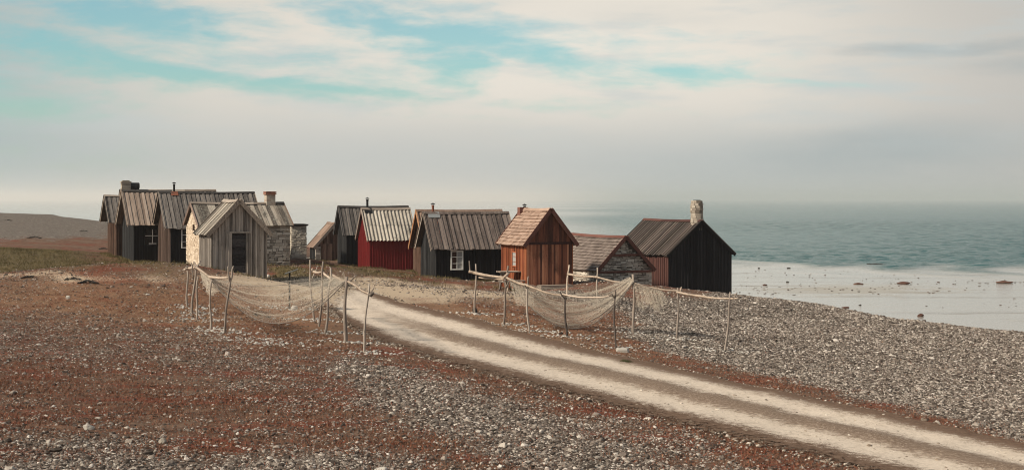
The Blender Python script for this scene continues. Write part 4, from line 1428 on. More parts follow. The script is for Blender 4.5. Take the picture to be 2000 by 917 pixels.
gB = [ground(*p)[1] for p in ((613, 624), (622, 637), (633, 650), (674, 668), (709, 688))]
rack('row of poles beside the track with a rail stepping down to its end pole', [
    ((613, 624), (605.5, 507), 2.0, 'pole', [((609, 548), (620, 519), 1.2)]),
    ((622, 637), (631, 510), 2.2, 'pole', []),
    ((633, 650), (644, 553), 2.6, 'pole', [((643, 556), (653, 540), 2.4)]),
    ((674, 668), (677, 540), 3.6, 'pole', [((685, 549), (695, 537), 1.5)]),
    ((709, 688), (721.5, 553), 2.2, 'pole', [((722, 578), (731, 560), 1.4)])],
    [([(609, 524, gB[0]), (613, 531, gB[0]), (622, 532, gB[1] + .2), (631, 530, gB[1])], 2.4, 'pole_pale'),
     ([(632, 533, gB[1]), (642, 541, (gB[1] + gB[2]) / 2 - .2), (648, 545, gB[2] + .1)], 2.3, 'pole_pale'),
     ([(650, 537, gB[2]), (664, 545, (gB[2] + gB[3]) / 2), (680, 549, gB[3]), (695, 558, (gB[3] + gB[4]) / 2 + .2), (709, 568, gB[4] + .3), (724, 575, gB[4] - .06)], 2.1, 'pole_pale'),
     ([(646, 524, gB[2] + .3), (647, 545, gB[2] + .1)], 1.9, 'pole'),
     ([(723, 577, gB[4] - .1), (729, 571, gB[4] - .1)], 3.4, 'pole_dark')])

gC = [ground(*p)[1] for p in ((928, 612), (981, 633), (1034, 646), (1107, 657), (1201, 679))]
gD = [ground(*p)[1] for p in ((1106, 577), (1167, 592), (1238, 650), (1323, 662), (1415, 684))]
rack('long front row of poles right of the track with a dipping rail', [
    ((928, 612), (929, 515), 1.9, 'pole', []),
    ((981, 633), (992.5, 519), 2.2, 'pole', [((987, 566), (993, 549), 1.6)]),
    ((1034, 646), (1029, 560), 2.2, 'pole', [((1029, 562), (1024, 556), 1.6), ((1031, 563), (1032, 539), 1.6)]),
    ((1107, 657), (1104, 583), 2.1, 'pole_dark', [((1104, 585), (1094, 569), 1.6), ((1104, 585), (1106, 578), 1.6)]),
    ((1201, 679), (1201, 580), 1.9, 'pole_dark', [((1201, 582), (1195, 573), 1.4), ((1201, 582), (1202, 566), 1.4)])],
    [([(916, 530, gC[0] - .1), (930, 533, gC[0] - .1), (950, 537.5, (gC[0] + gC[1]) / 2), (985, 542, gC[1] - .1)], 2.9, 'pole_pale'),
     ([(936, 541, gC[0] - .3), (960, 544, (gC[0] + gC[1]) / 2), (983, 545, gC[1] - .2)], 1.7, 'pole_pale'),
     ([(988, 541, gC[1] - .15), (1010, 552, (gC[1] + gC[2]) / 2), (1032, 558, gC[2] - .1), (1060, 569, (gC[2] + gC[3]) / 2), (1085, 575, gC[3] + .2), (1108, 577, gC[3])], 2.1, 'pole_pale'),
     ([(1098, 574, gC[3] + .1), (1130, 580, (gC[3] + gC[4]) / 2), (1165, 581, gC[4] + .3), (1190, 578, gC[4] + .1)], 1.5, 'pole_pale'),
     ([(1190, 577, gC[4] - .05), (1216, 577, gC[4] - .1)], .9, 'pole_dark'),
     ([(918, 531, gC[0]), (916.5, 509, gC[0])], 1.4, 'pole'),
     ([(993, 547, gC[1]), (991, 571, gC[1] - .1)], 2.0, 'pole_pale'), ([(986, 540, gC[1] - .2), (995, 531, gC[1])], 2.6, 'pole_pale')])
rack('back row of poles before the stone hut, its rail turning towards the beach', [
    ((1106, 577), (1112, 517), 2.0, 'pole_pale', []),
    ((1167, 592), (1167, 522), 1.9, 'pole', []),
    ((1238, 650), (1236, 535), 3.0, 'pole', []),
    ((1323, 662), (1323.5, 561), 1.9, 'pole', []),
    ((1415, 684), (1426, 570), 2.2, 'pole', [])],
    [([(1109, 535, gD[0]), (1135, 539.5, (gD[0] + gD[1]) / 2), (1166, 540.5, gD[1] - .1), (1195, 549, (gD[1] + gD[2]) / 2), (1236, 553, gD[2] + .1)], 2.1, 'pole_pale'),
     ([(1236, 552, gD[2] - .1), (1265, 561, gD[2] * .65 + gD[3] * .35), (1300, 566, gD[2] * .3 + gD[3] * .7), (1331, 567.5, gD[3])], 1.9, 'pole_pale'),
     ([(1322, 570, gD[3] - .05), (1350, 575, gD[3] * .7 + gD[4] * .3), (1385, 581, gD[3] * .35 + gD[4] * .65), (1425, 582.5, gD[4]), (1441, 582, gD[4] - .3)], 1.9, 'pole_pale'),
     ([(1329, 569, gD[3] - .1), (1331, 560, gD[3] - .1)], 1.5, 'pole_pale'), ([(1433, 583, gD[4] - .2), (1440, 570, gD[4] - .2)], 1.1, 'pole')])
print('RACK depths', gA, gB, gC, gD)


def net_sheet(mb, fn, nu, nv, r, keep=1.0):
    """open mesh of thin twine over a surface fn(u, v)"""
    G = [[fn(i / nu, j / nv) + Vector((rng.gauss(0, .012), rng.gauss(0, .012), rng.gauss(0, .014))) for j in range(nv + 1)] for i in range(nu + 1)]
    for i in range(nu + 1):
        for j in range(nv + 1):
            p = G[i][j]
            for (a, b) in ((i + 1, j), (i, j + 1)):
                if a <= nu and b <= nv and rng.random() < keep:
                    mb.tube([p, G[a][b]], r, 3, tint=.5, caps=False)


def net(label, base, sheets, ropes):
    o = empty('fishing_net', base)
    tag(o, label, 'fishing net', 'fishing nets hung on the racks')
    mb = MB()
    for (fn, nu, nv, r) in sheets:
        net_sheet(mb, lambda u, v: fn(u, v) - base, nu, nv, r)
    mb.build('mesh', M['net'], o)
    rb = MB()
    for (pts, r) in ropes:
        rb.tube([p - base for p in pts], r, 5)
    rb.build('head_rope', M['rope'], o)
    return o


def hammock(A0, A1, B0, B1, s0, s1, ripple=.05, skew=0.0, pw=1.0):
    ph = rng.uniform(0, 6)
    def fn(u, v):
        A = A0.lerp(A1, v); B = B0.lerp(B1, v)
        uu = u
        sag = (s0 + (s1 - s0) * v ** pw) * 4 * uu * (1 - uu)
        p = A.lerp(B, uu)
        # the free middle spreads sideways towards the viewer
        p = p + Vector((0, -math.sin(math.pi * uu) * .35 * (v - .3), -sag))
        e = math.sin(math.pi * uu)
        p += Vector((0, math.sin(v * 17 + ph), math.sin(v * 23 + 3 * uu + ph))) * ripple * e
        return p
    return fn


A0 = at_depth(387, 524, gA[1]); A1 = at_depth(413, 546, gA[3])
B0 = at_depth(652, 541, gB[2]); B1 = at_depth(677, 546, gB[3])
h1 = hammock(A0.lerp(A1, .75), A1 + Vector((.05, -.1, -.05)), B0, B1, .28, 1.2, .05)
h1b = hammock(A0.lerp(A1, .6), A1, B0 + Vector((-.05, .2, .05)), B1, .22, .8, .06)
def drape1(u, v):
    p = A0.lerp(A1, u)
    return p + Vector((.12 * math.sin(u * 30) * v + .25 * v, -.1 * v + .1 * math.sin(u * 22) * v, -(.72 * (1 - .55 * abs(u - .45) * 2)) * v))
def tip1(u, v):
    top = at_depth(671, 532, gB[3])
    a = at_depth(652 + 30 * u, 541 + 8 * u, gB[2] * (1 - u) + gB[3] * u)
    return top.lerp(a + Vector((0, 0, -.25 * math.sin(u * 9) ** 2 - .15)), v)
net('net slung like a hammock between the two left rows of poles', A1.copy(), [(h1, 150, 46, .0012), (h1b, 150, 16, .0012), (drape1, 44, 24, .0028), (tip1, 20, 10, .002)],
    [([h1(i / 24, 1.0) for i in range(25)], .013), ([h1(i / 24, .0) for i in range(25)], .012), ([h1(i / 24, .52) for i in range(25)], .008), ([h1b(i / 24, 1) for i in range(25)], .007), ([h1(i / 24, .9) for i in range(25)], .008)])

A0 = at_depth(1000, 545, gC[1] - .1); A1 = at_depth(992, 543, gC[1] - .2)
B0 = at_depth(1230, 541, gD[2] + .1); B1 = at_depth(1237, 549, gD[2] - .15)
h2 = hammock(A0, A1, B0, B1, .5, 1.62, .07)
h2b = hammock(at_depth(1020, 552, gC[1]), A1, B0, B1, .35, 1.25, .09)
h2c = hammock(A0, A1, B0, B1, .9, 1.5, .05)
def drape2(u, v):
    p = A1.lerp(at_depth(1040, 560, gC[2]), u)
    return p + Vector((.3 * v * (1 - u) + .05 * math.sin(u * 40), -.1 * v, -(.9 - .3 * u) * v))
net('large net slung across the right hand racks, sagging almost to the ground', A1.copy(), [(h2, 160, 56, .0015), (h2b, 160, 30, .0014), (h2c, 160, 18, .0014), (drape2, 30, 26, .002)],
    [([h2(i / 24, 1.0) for i in range(25)], .016), ([h2(i / 24, .93) for i in range(25)], .012), ([h2(i / 24, 0) for i in range(25)], .012), ([h2(i / 24, .35) for i in range(25)], .008), ([h2b(i / 24, .5) for i in range(25)], .008), ([h2(i / 24, .65) for i in range(25)], .006)])

q0 = at_depth(1237, 552, gD[2] - .12); q1 = at_depth(1292, 566, gD[2] * .38 + gD[3] * .62)
def drape3(u, v):
    p = q0.lerp(q1, u)
    hgt = (.75 - .2 * u + .12 * math.sin(u * 11)) * (1 if u < .97 else .8)
    return p + Vector((.08 * math.sin(u * 46) * v + .15 * v, -.12 * v + .09 * math.sin(u * 38 + 1) * v, -hgt * v - .03))
def drape3b(u, v):
    return drape3(u, v) + Vector((.1 * math.sin(v * 5), .14, .08 * v))
net('short net draped over the rail in front of the low stone hut', q0.copy(), [(drape3, 54, 22, .0027), (drape3b, 50, 20, .0026)],
    [([drape3(i / 20, 0) + Vector((0, 0, .02)) for i in range(21)], .014)])


# ------------------------------------------------------------------ picnic table, sign, rocks, driftwood
def picnic_table():
    g = ground(1004, 567)
    d = g.y
    th = R(16)
    o = empty('picnic_table', (rx(1003) * d, d, hz(rx(1003) * d, d)), th)
    tag(o, 'grey wooden picnic table with benches before the red-brown hut', 'picnic table')
    ztop = zpx(529, d) - o.location.z
    L = 62 * d / F / 2
    mb = MB()
    for k in range(5):
        y = -.35 + k * .142
        mb.box(-L, L, y, y + .134, ztop - .045, ztop)
    mb.build('tabletop', M['tablewood'], o)
    zs = ztop * .58
    for y0 in (-.82, .58):
        mb = MB()
        mb.box(-L, L, y0, y0 + .12, zs - .04, zs); mb.box(-L, L, y0 + .128, y0 + .25, zs - .04, zs)
        mb.build('bench', M['tablewood'], o)
    for x in (-L * .68, L * .68):
        for sg in (-1, 1):
            mb = MB()
            a = Vector((x, sg * .2, ztop - .05)); b = Vector((x, sg * .62, -.1))
            mb.tube([a, b], [.06, .06], 4)
            mb.build('leg', M['tabledark'], o)
        mb = MB()
        mb.box(x - .075, x - .03, -.8, .8, zs - .13, zs - .042)
        mb.build('crossbar', M['tabledark'], o)
        mb = MB()
        mb.box(x - .075, x - .03, -.33, .33, ztop - .13, ztop - .047)
        mb.build('crossbar', M['tabledark'], o)


picnic_table()


def sign_post():
    g = ground(565.5, 602)
    d = g.y
    o = empty('information_post', g, R(8))
    tag(o, 'thin black post with a tilted dark panel on top, behind the left net', 'sign post')
    H = zpx(532, d) - g.z
    mb = MB()
    mb.box(-.03, .03, -.03, .03, -.2, H, .4)
    mb.build('post', M['blackmetal'], o)
    mb = MB()
    a = Vector((.92, 0, .32)).normalized(); b = VY; n = Vector((-.32, 0, .92)).normalized()
    mb.fbox(Vector((.04, 0, H + .03)), a, b, n, (-.22, .26), (-.16, .16), (-.012, .012), .5)
    mb.build('panel', M['panel'], o)


sign_post()


def rock(name, label, px, py, wpx, hpx, m, cat='rock', group=None, d=None, seed=0, flat=1.0):
    g = ground(px, py) if d is None else Vector((rx(px) * d, d, 0.0))
    rr = random.Random(seed + int(px * 7 + py))
    bm = bmesh.new()
    bmesh.ops.create_icosphere(bm, subdivisions=3, radius=1.0)
    dirs = [Vector((rr.gauss(0, 1), rr.gauss(0, 1), rr.gauss(0, 1))).normalized() for _ in range(9)]
    cut = [rr.uniform(.55, .9) for _ in dirs]
    for v in bm.verts:
        for q, c in zip(dirs, cut):
            e = v.co.dot(q)
            if e > c:
                v.co -= q * (e - c) * .9
    sx_ = wpx * g.y / F / 2; sz_ = hpx * g.y / F * .62
    for v in bm.verts:
        v.co = Vector((v.co.x * sx_ * 1.1, v.co.y * sx_ * .8, v.co.z * sz_ * 1.1 + sz_ * .35))
        v.co += Vector((rr.uniform(-1, 1), rr.uniform(-1, 1), rr.uniform(-1, 1))) * sx_ * .03
    me = bpy.data.meshes.new(name)
    bm.to_mesh(me); bm.free()
    me.materials.append(m)
    at = me.attributes.new('tint', 'FLOAT', 'FACE'); at.data.foreach_set('value', np.full(len(me.polygons), .3 + .5 * rr.random(), np.float32))
    o = bpy.data.objects.new(name, me)
    o.location = g
    o.rotation_euler = (0, 0, rr.uniform(-.3, .3))
    col.objects.link(o)
    tag(o, label, cat, group)
    return o


rock('rock', 'round white rock alone on the rust heath at lower left', 172, 838, 22, 13, M['rock'])
rock('rock', 'dull half-buried rock near the bottom edge, right of the round white one', 316, 864, 18, 12, M['rock_dull'])
rock('rock', 'flat white slab beside the last front pole of the right racks', 1217, 687, 26, 11, M['rock'])
rock('rock', 'white stone at the foot of the black sign post', 575, 604, 13, 9, M['rock'])
rock('rock', 'grey boulder at the right corner of the grey shed', 524, 541, 8, 9, M['rock'])
rock('rock', 'small pale rock on the heath left of the poles', 132, 583, 10, 8, M['rock'])
rock('rock', 'long low pale rock at the bottom edge below the track bend', 745, 917, 26, 7, M['rock'])
rock('rock', 'dark stone at the foot of the first pole of the right racks', 928, 611, 12, 13, M['drift'])
rock('rock', 'flat dark stone on the verge above the track', 1193, 694, 12, 4, M['rock_dull'])


def clump(px, py, wpx, hpx, label, n=26, m='drift', name='driftwood_heap', cat='driftwood', group='dark driftwood heaps on the heath'):
    g = ground(px, py); k = g.y / F
    mb = MB()
    for i in range(n):
        a = rng.uniform(-.5, .5) * wpx * k
        h = hpx * k * max(.15, 1 - (2 * a / (wpx * k)) ** 2) * rng.uniform(.3, 1)
        y = rng.uniform(-.5, .5) * wpx * k * .35
        l = rng.uniform(.1, .3) * wpx * k
        an = rng.uniform(-.5, .5)
        p = Vector((a, y, h * .6))
        dv = Vector((math.cos(an), rng.uniform(-.4, .4), rng.uniform(-.15, .35))) * l / 2
        mb.tube([p - dv, p + Vector((0, 0, .02)), p + dv], [hpx * k * .08, hpx * k * .15, hpx * k * .06], 5, jit=.25)
    o = mb.build(name, M[m], None)
    o.location = g
    tag(o, label, cat, group)


clump(57, 543, 32, 7, 'dark driftwood heap furthest left beside the pale stony path', 24)
clump(143, 546, 30, 7, 'middle dark driftwood heap on the pale stony path', 24)
clump(172, 553, 36, 9, 'largest dark driftwood heap, right of the other heaps on the path', 34)
clump(67, 465, 24, 6, 'dark driftwood heap low on the grey shingle hill', 22)
clump(163, 452, 15, 4, 'small dark driftwood heap high on the shingle hill near the huts', 16)
clump(15, 431, 14, 4, 'small dark driftwood heap near the hill crest at the left edge', 14)
clump(203, 487, 20, 6, 'low dark driftwood heap at the foot of the leftmost hut', 16)


def tuft(px, py, wpx, hpx, label):
    g = ground(px, py); k = g.y / F
    mb = MB()
    for i in range(260):
        a = rng.gauss(0, .25) * wpx * k; y = rng.gauss(0, .18) * wpx * k
        h = hpx * k * rng.uniform(.4, 1.0) * max(.2, 1 - (1.6 * a / (wpx * k)) ** 2)
        dx, dy = rng.uniform(-.5, .5) * h, rng.uniform(-.5, .5) * h
        w = .008
        b = len(mb.v)
        mb.v += [(a - w, y, -.02), (a + w, y, -.02), (a + dx, y + dy, h)]
        mb.f.append((b, b + 1, b + 2)); mb.t.append(rng.random())
    o = mb.build('grass_tuft', M['tuft_green'], None)
    o.location = g
    tag(o, label, 'plant')


M['tuft_green'] = wood('green_tuft', (.02, .03, .01), (.05, .06, .02), (.1, .1, .04), tint_amt=.6)
tuft(1222, 709, 34, 10, 'low green tuft on the verge above the track')

# rocks with brown weed in the shallows
shal = [(1764, 553, 26, 5, 'largest weed-brown rock out in the shallows'), (1962, 551, 34, 5, 'long weed-brown rock in the shallows at the right edge'), (1798, 616, 12, 6, 'weed-brown rock nearest the beach crest'),
        (1676, 554, 20, 4, 'low row of weed-brown stones in the middle of the shallows'), (1494, 556, 9, 3, 'small weed-brown rock in the shallows near the black hut'), (1538, 550, 7, 3, 'dark speck of rock in the shallows right of the black hut'),
        (1540, 523, 8, 3, 'small dark rock at the far rim of the shallows, right of the black hut'), (1482, 523, 5, 2.5, 'tiny dark rock at the far rim of the shallows nearest the black hut'),
        (1652, 600, 18, 3, 'flat reddish stone lying just off the beach'), (1680, 595, 6, 3, 'dark pebble-like rock just off the beach'), (1972, 650, 20, 4, 'weed-brown rock by the beach at the right edge'),
        (1952, 649, 10, 3, 'dark rock beside the weed-brown one at the right edge'), (1710, 517, 40, 4, 'dark weed bank at the edge of the choppy water'), (1735, 519, 14, 3, 'small dark weed bank at the edge of the choppy water')]
for (px, py, w_, h_, lab) in shal:
    d = CZ * F / (py + 1 - HZ)
    rock('shallow_rock', lab, px, py, w_, h_, M['seaweed_rock'] if 'dark' not in lab else M['drift'], 'rock', 'rocks in the shallows', d=d)


# ------------------------------------------------------------------ loose stones and low plants
def point_cloud(name, P, size, rot, m, kindlabel):
    """stones scattered by geometry nodes over prepared points"""
    me = bpy.data.meshes.new(name)
    me.vertices.add(len(P)); me.vertices.foreach_set('co', P.astype(np.float32).ravel())
    for nm, arr in (('psize', size), ('prot', rot)):
        a = me.attributes.new(nm, 'FLOAT_VECTOR', 'POINT')
        a.data.foreach_set('vector', arr.astype(np.float32).ravel())
    o = bpy.data.objects.new(name, me)
    col.objects.link(o)
    ng = bpy.data.node_groups.new(name, 'GeometryNodeTree')
    ng.interface.new_socket('Geometry', in_out='INPUT', socket_type='NodeSocketGeometry')
    ng.interface.new_socket('Geometry', in_out='OUTPUT', socket_type='NodeSocketGeometry')
    N = ng.nodes.new; Lk = ng.links.new
    gi = N('NodeGroupInput'); go = N('NodeGroupOutput')
    g2i = N('GeometryNodeGeometryToInstance')
    for k in range(5):
        ic = N('GeometryNodeMeshIcoSphere'); ic.inputs['Radius'].default_value = 1.0; ic.inputs['Subdivisions'].default_value = 2
        sp = N('GeometryNodeSetPosition')
        pos = N('GeometryNodeInputPosition')
        nz = N('ShaderNodeTexNoise'); nz.noise_dimensions = '4D'
        nz.inputs['Scale'].default_value = .9; nz.inputs['W'].default_value = k * 7.3; nz.inputs['Detail'].default_value = 1.5
        sb = N('ShaderNodeVectorMath'); sb.operation = 'SUBTRACT'; sb.inputs[1].default_value = (.5, .5, .5)
        scl = N('ShaderNodeVectorMath'); scl.operation = 'SCALE'; scl.inputs['Scale'].default_value = 1.5
        Lk(pos.outputs[0], nz.inputs['Vector']); Lk(nz.outputs['Color'], sb.inputs[0]); Lk(sb.outputs[0], scl.inputs[0])
        Lk(ic.outputs[0], sp.inputs[0]); Lk(scl.outputs[0], sp.inputs['Offset'])
        sm = N('GeometryNodeSetMaterial'); sm.inputs['Material'].default_value = m
        Lk(sp.outputs[0], sm.inputs[0]); Lk(sm.outputs[0], g2i.inputs[0])
    iop = N('GeometryNodeInstanceOnPoints')
    iop.inputs['Pick Instance'].default_value = True
    ri = N('FunctionNodeRandomValue'); ri.data_type = 'INT'
    for s in ri.inputs:
        if s.type == 'INT' and s.name == 'Min': s.default_value = 0
        if s.type == 'INT' and s.name == 'Max': s.default_value = 4
    a1 = N('GeometryNodeInputNamedAttribute'); a1.data_type = 'FLOAT_VECTOR'; a1.inputs['Name'].default_value = 'psize'
    a2 = N('GeometryNodeInputNamedAttribute'); a2.data_type = 'FLOAT_VECTOR'; a2.inputs['Name'].default_value = 'prot'
    e2r = N('FunctionNodeEulerToRotation')
    Lk(gi.outputs[0], iop.inputs['Points']); Lk(g2i.outputs[0], iop.inputs['Instance'])
    Lk([s for s in ri.outputs if s.type == 'INT'][0], iop.inputs['Instance Index'])
    Lk(a1.outputs[0], iop.inputs['Scale']); Lk(a2.outputs[0], e2r.inputs[0]); Lk(e2r.outputs[0], iop.inputs['Rotation'])
    Lk(iop.outputs[0], go.inputs[0])
    md = o.modifiers.new('scatter', 'NODES'); md.node_group = ng
    me.materials.append(m)
    tag(o, kindlabel, 'stones', kind='stuff')
    return o


def pebble_mat(name, stops):
    m, T, bs, out = new_mat(name)
    r = T.n('ShaderNodeObjectInfo').outputs['Random']
    c = T.ramp(r, stops)
    g = T.n('ShaderNodeNewGeometry').outputs['Position']
    n = T.noise(g, 45.0, 3, .6)
    c = T.mix(T.rng(n, .35, .7, .0, .35), c, (.07, .06, .052))
    T.set(bs.inputs['Base Color'], c)
    T.set(bs.inputs['Roughness'], .9)
    T.set(bs.inputs['Specular IOR Level'], .2)
    return m


def scatter_points(n, d0, d1, half, power=1.0):
    """candidate places inside the stretch of ground the picture looks over, with room to either side"""
    u = nrs.rand(n)
    Y = (d0 ** (2 - power) + u * (d1 ** (2 - power) - d0 ** (2 - power))) ** (1 / (2 - power))
    X = (nrs.rand(n) * 2 - 1) * half * Y
    return X, Y


X, Y = scatter_points(1100000, 15, 68, .43, 1.0)
sh, gr, pa, og = zones(X, Y)
tf = track_frac(X, Y)
pn = .5 + .5 * np.sin(X * .9 + 1.7 * np.sin(Y * .45)) * np.sin(Y * .8 + 1.1 * np.sin(X * .5 + 2))
pn2 = .5 + .5 * np.sin(X * .9 + Y * .7 + 2 * np.sin(Y * 1.3)) * np.sin(Y * 3.1 + 1.5 * np.sin(X * .7))
prob = np.clip(.055 + .26 * pn * pn2 ** 2 + .8 * np.clip(sh * 1.15 - .1, 0, 1) * (.45 + .55 * pn2) + .12 * pa, 0, 1)
prob *= np.where(tf < 1.0, .12 + .75 * np.exp(-((tf - .0) / .2) ** 2) * np.clip((40 - Y) / 8, 0, 1), np.clip(.1 + (tf - 1) * 1.6, .1, 1)) * np.clip(1 - .8 * gr, 0, 1)
prob *= np.clip((70 - Y) / 12, .25, 1)
# stay clear of the hut floors
for k_, f_ in FR.items():
    c_, s_ = math.cos(f_.rot), math.sin(f_.rot)
    lx = (X - f_.O[0]) * c_ + (Y - f_.O[1]) * s_; ly = -(X - f_.O[0]) * s_ + (Y - f_.O[1]) * c_
    prob *= ~((lx > -.1) & (lx < f_.L + .1) & (ly > -.1) & (ly < f_.W + .1))
keep = nrs.rand(len(X)) < prob
X, Y, shk = X[keep], Y[keep], sh[keep]
Zg = height(X, Y)
ok = Zg > -.05
X, Y, Zg, shk = X[ok], Y[ok], Zg[ok], shk[ok]
nP = len(X)
s0 = np.exp(nrs.randn(nP) * .43) * np.where(shk > .5, .0152, .0135) * (1 + np.clip((Y - 35) / 100, 0, .3))
s0 = np.clip(s0, .007, .09)
size = np.stack([s0 * (1 + .5 * nrs.rand(nP)), s0 * (.8 + .4 * nrs.rand(nP)), s0 * (.45 + .35 * nrs.rand(nP))], 1)
rot = np.stack([nrs.randn(nP) * .25, nrs.randn(nP) * .25, nrs.rand(nP) * 6.28], 1)
print('PEBBLES', nP)
point_cloud('shingle', np.stack([X, Y, Zg + s0 * .18], 1), size, rot,
            pebble_mat('shingle_stones', [(0, (.036, .027, .022)), (.25, (.094, .073, .06)), (.5, (.19, .154, .129)), (.75, (.31, .262, .222)), (.92, (.49, .435, .375)), (1, (.68, .62, .56))]), 'grey and white beach stones lying over the ground')

# wet stones and weed showing through the shallow flat
SX, SY, SS = [], [], []
for (cx_, cy_, rx_, ry_, n_) in [(14.5, 84, 3.0, 3, 60), (18, 90, 5, 4, 60), (24, 88, 6, 3.5, 90), (33, 95, 8, 4, 80), (25, 104, 9, 4, 50), (38, 84, 6, 4, 60), (31, 112, 10, 3, 50), (29, 76, 5, 3, 30)]:
    for q in range(int(n_ * .7)):
        SX.append(rng.gauss(cx_, rx_ * .6)); SY.append(rng.gauss(cy_, ry_ * .6)); SS.append(rng.uniform(.014, .05))
SX, SY, SS = map(np.array, (SX, SY, SS))
k = height(SX, SY) < -.15
SX, SY, SS = SX[k], SY[k], SS[k]
nP = len(SX)
point_cloud('shallow_stones', np.stack([SX, SY, SS * 0 + .0], 1), np.stack([SS * 2.6, SS * 1.6, SS * .5], 1), np.stack([nrs.randn(nP) * .15, nrs.randn(nP) * .15, nrs.rand(nP) * 6.28], 1),
            pebble_mat('wet_stones', [(0, (.03, .022, .018)), (.5, (.08, .05, .04)), (1, (.17, .125, .1))]), 'small wet stones and weed breaking the surface of the shallows')

# white stones packed round the feet of the poles
feet = [(366.5, 599), (374, 611), (382, 624), (409, 643), (437, 649), (613, 624), (633, 650), (674, 668), (709, 688), (928, 612), (981, 633), (1034, 646), (1107, 657), (1201, 679), (1238, 650), (1323, 662), (1415, 684), (480, 663), (530, 671), (565, 602)]
PX, PY, PS = [], [], []
for (px, py) in feet:
    g = ground(px, py)
    for i in range(70):
        PX.append(g.x + rng.gauss(.15, .6)); PY.append(g.y + rng.gauss(0, .28)); PS.append(rng.uniform(.015, .046))
PX, PY, PS = map(np.array, (PX, PY, PS))
nP = len(PX)
point_cloud('packing_stones', np.stack([PX, PY, height(PX, PY) + PS * .3], 1), np.stack([PS * 1.2, PS, PS * .6], 1), np.stack([nrs.randn(nP) * .3, nrs.randn(nP) * .3, nrs.rand(nP) * 6.28], 1),
            pebble_mat('white_packing_stones', [(0, (.25, .225, .195)), (.4, (.45, .42, .375)), (1, (.66, .63, .58))]), 'white stones scattered round the feet of the poles')


def track_w(X, Y):
    """place across the track: 0 left edge, 1 right edge; and how far along it (0..1)"""
    a = resample(L3, 160); b = resample(R3, 160)
    W = np.full(X.shape, 9.0); T_ = np.zeros(X.shape); best = np.full(X.shape, 1e9)
    for i, (p, q) in enumerate(zip(a, b)):
        e = q - p; L2 = (e ** 2).sum()
        d = ((X - (p[0] + q[0]) / 2) ** 2 + (Y - (p[1] + q[1]) / 2) ** 2)
        w = ((X - p[0]) * e[0] + (Y - p[1]) * e[1]) / L2
        k = d < best
        best = np.where(k, d, best); W = np.where(k, w, W); T_ = np.where(k, i / 159, T_)
    W = np.where(best < 36, W, 9.0)
    return W, T_


def near_track(n):
    a = resample(L3, 160); b = resample(R3, 160)
    t = nrs.rand(n) * 158; i = t.astype(int); f = (t - i)[:, None]
    p = a[i] * (1 - f) + a[i + 1] * f; q = b[i] * (1 - f) + b[i + 1] * f
    w = nrs.rand(n) * 1.6 - .3
    P = p + (q - p) * w[:, None]
    return P[:, 0], P[:, 1], w, t / 158


TX, TY, TW, TT = near_track(75000)
rut = np.exp(-((TW - .17) / .13) ** 2) + np.exp(-((TW - .84) / .13) ** 2)
crown_ = np.exp(-((TW - .5) / .14) ** 2)
pr_ = .07 + .7 * crown_ * np.clip(TT * 3, .2, 1) + .35 * (np.abs(TW - .5) > .52)
cl_ = .5 + .5 * np.sin(TX * 2.1 + 2 * np.sin(TY * 1.7)) * np.sin(TY * 2.9 + TX)
k = nrs.rand(len(TX)) < pr_ * (.35 + .65 * cl_)
TX, TY = TX[k], TY[k]
nP = len(TX)
s0 = np.clip(np.exp(nrs.randn(nP) * .5) * .0135, .006, .045)
point_cloud('track_stones', np.stack([TX, TY, height(TX, TY) + .02 + s0 * .1], 1), np.stack([s0 * 1.3, s0, s0 * .6], 1), np.stack([nrs.randn(nP) * .3, nrs.randn(nP) * .3, nrs.rand(nP) * 6.28], 1),
            pebble_mat('track_gravel_stones', [(0, (.09, .068, .052)), (.35, (.26, .205, .155)), (.7, (.46, .39, .315)), (1, (.68, .61, .53))]), 'loose pale gravel lying on the track')


def ground_cover(name, X, Y, hmin, hmax, spread, blades, stops, label, wid=.006):
    n = len(X)
    Z = height(X, Y)
    tot = n * blades
    bx = np.repeat(X, blades) + nrs.randn(tot) * spread
    by = np.repeat(Y, blades) + nrs.randn(tot) * spread
    bz = np.repeat(Z, blades) - .005
    h = (hmin + (hmax - hmin) * nrs.rand(tot)) * np.repeat(.6 + .8 * nrs.rand(n), blades)
    an = nrs.rand(tot) * 6.28
    w = wid * (.6 + nrs.rand(tot))
    ln = h * (.3 + .9 * nrs.rand(tot)); la = nrs.rand(tot) * 6.28
    v0 = np.stack([bx - np.cos(an) * w, by - np.sin(an) * w, bz], 1)
    v1 = np.stack([bx + np.cos(an) * w, by + np.sin(an) * w, bz], 1)
    v2 = np.stack([bx + np.cos(la) * ln, by + np.sin(la) * ln, bz + h], 1)
    co = np.stack([v0, v1, v2], 1).reshape(-1, 3)
    me = bpy.data.meshes.new(name)
    me.vertices.add(tot * 3); me.vertices.foreach_set('co', co.astype(np.float32).ravel())
    me.loops.add(tot * 3); me.loops.foreach_set('vertex_index', np.arange(tot * 3, dtype=np.int32))
    me.polygons.add(tot); me.polygons.foreach_set('loop_start', (np.arange(tot) * 3).astype(np.int32)); me.polygons.foreach_set('loop_total', np.full(tot, 3, np.int32))
    me.update(calc_edges=True)
    a = me.attributes.new('tint', 'FLOAT', 'FACE')
    a.data.foreach_set('value', np.clip(np.repeat(nrs.rand(n), blades) * .7 + nrs.rand(tot) * .3, 0, 1).astype(np.float32))
    m, T, bs, out = new_mat(name)
    at = T.n('ShaderNodeAttribute', attribute_name='tint').outputs['Fac']
    T.set(bs.inputs['Base Color'], T.ramp(at, stops))
    T.set(bs.inputs['Roughness'], .9); T.set(bs.inputs['Specular IOR Level'], .1)
    me.materials.append(m)
    o = bpy.data.objects.new(name, me)
    col.objects.link(o)
    tag(o, label, 'plants', kind='stuff')


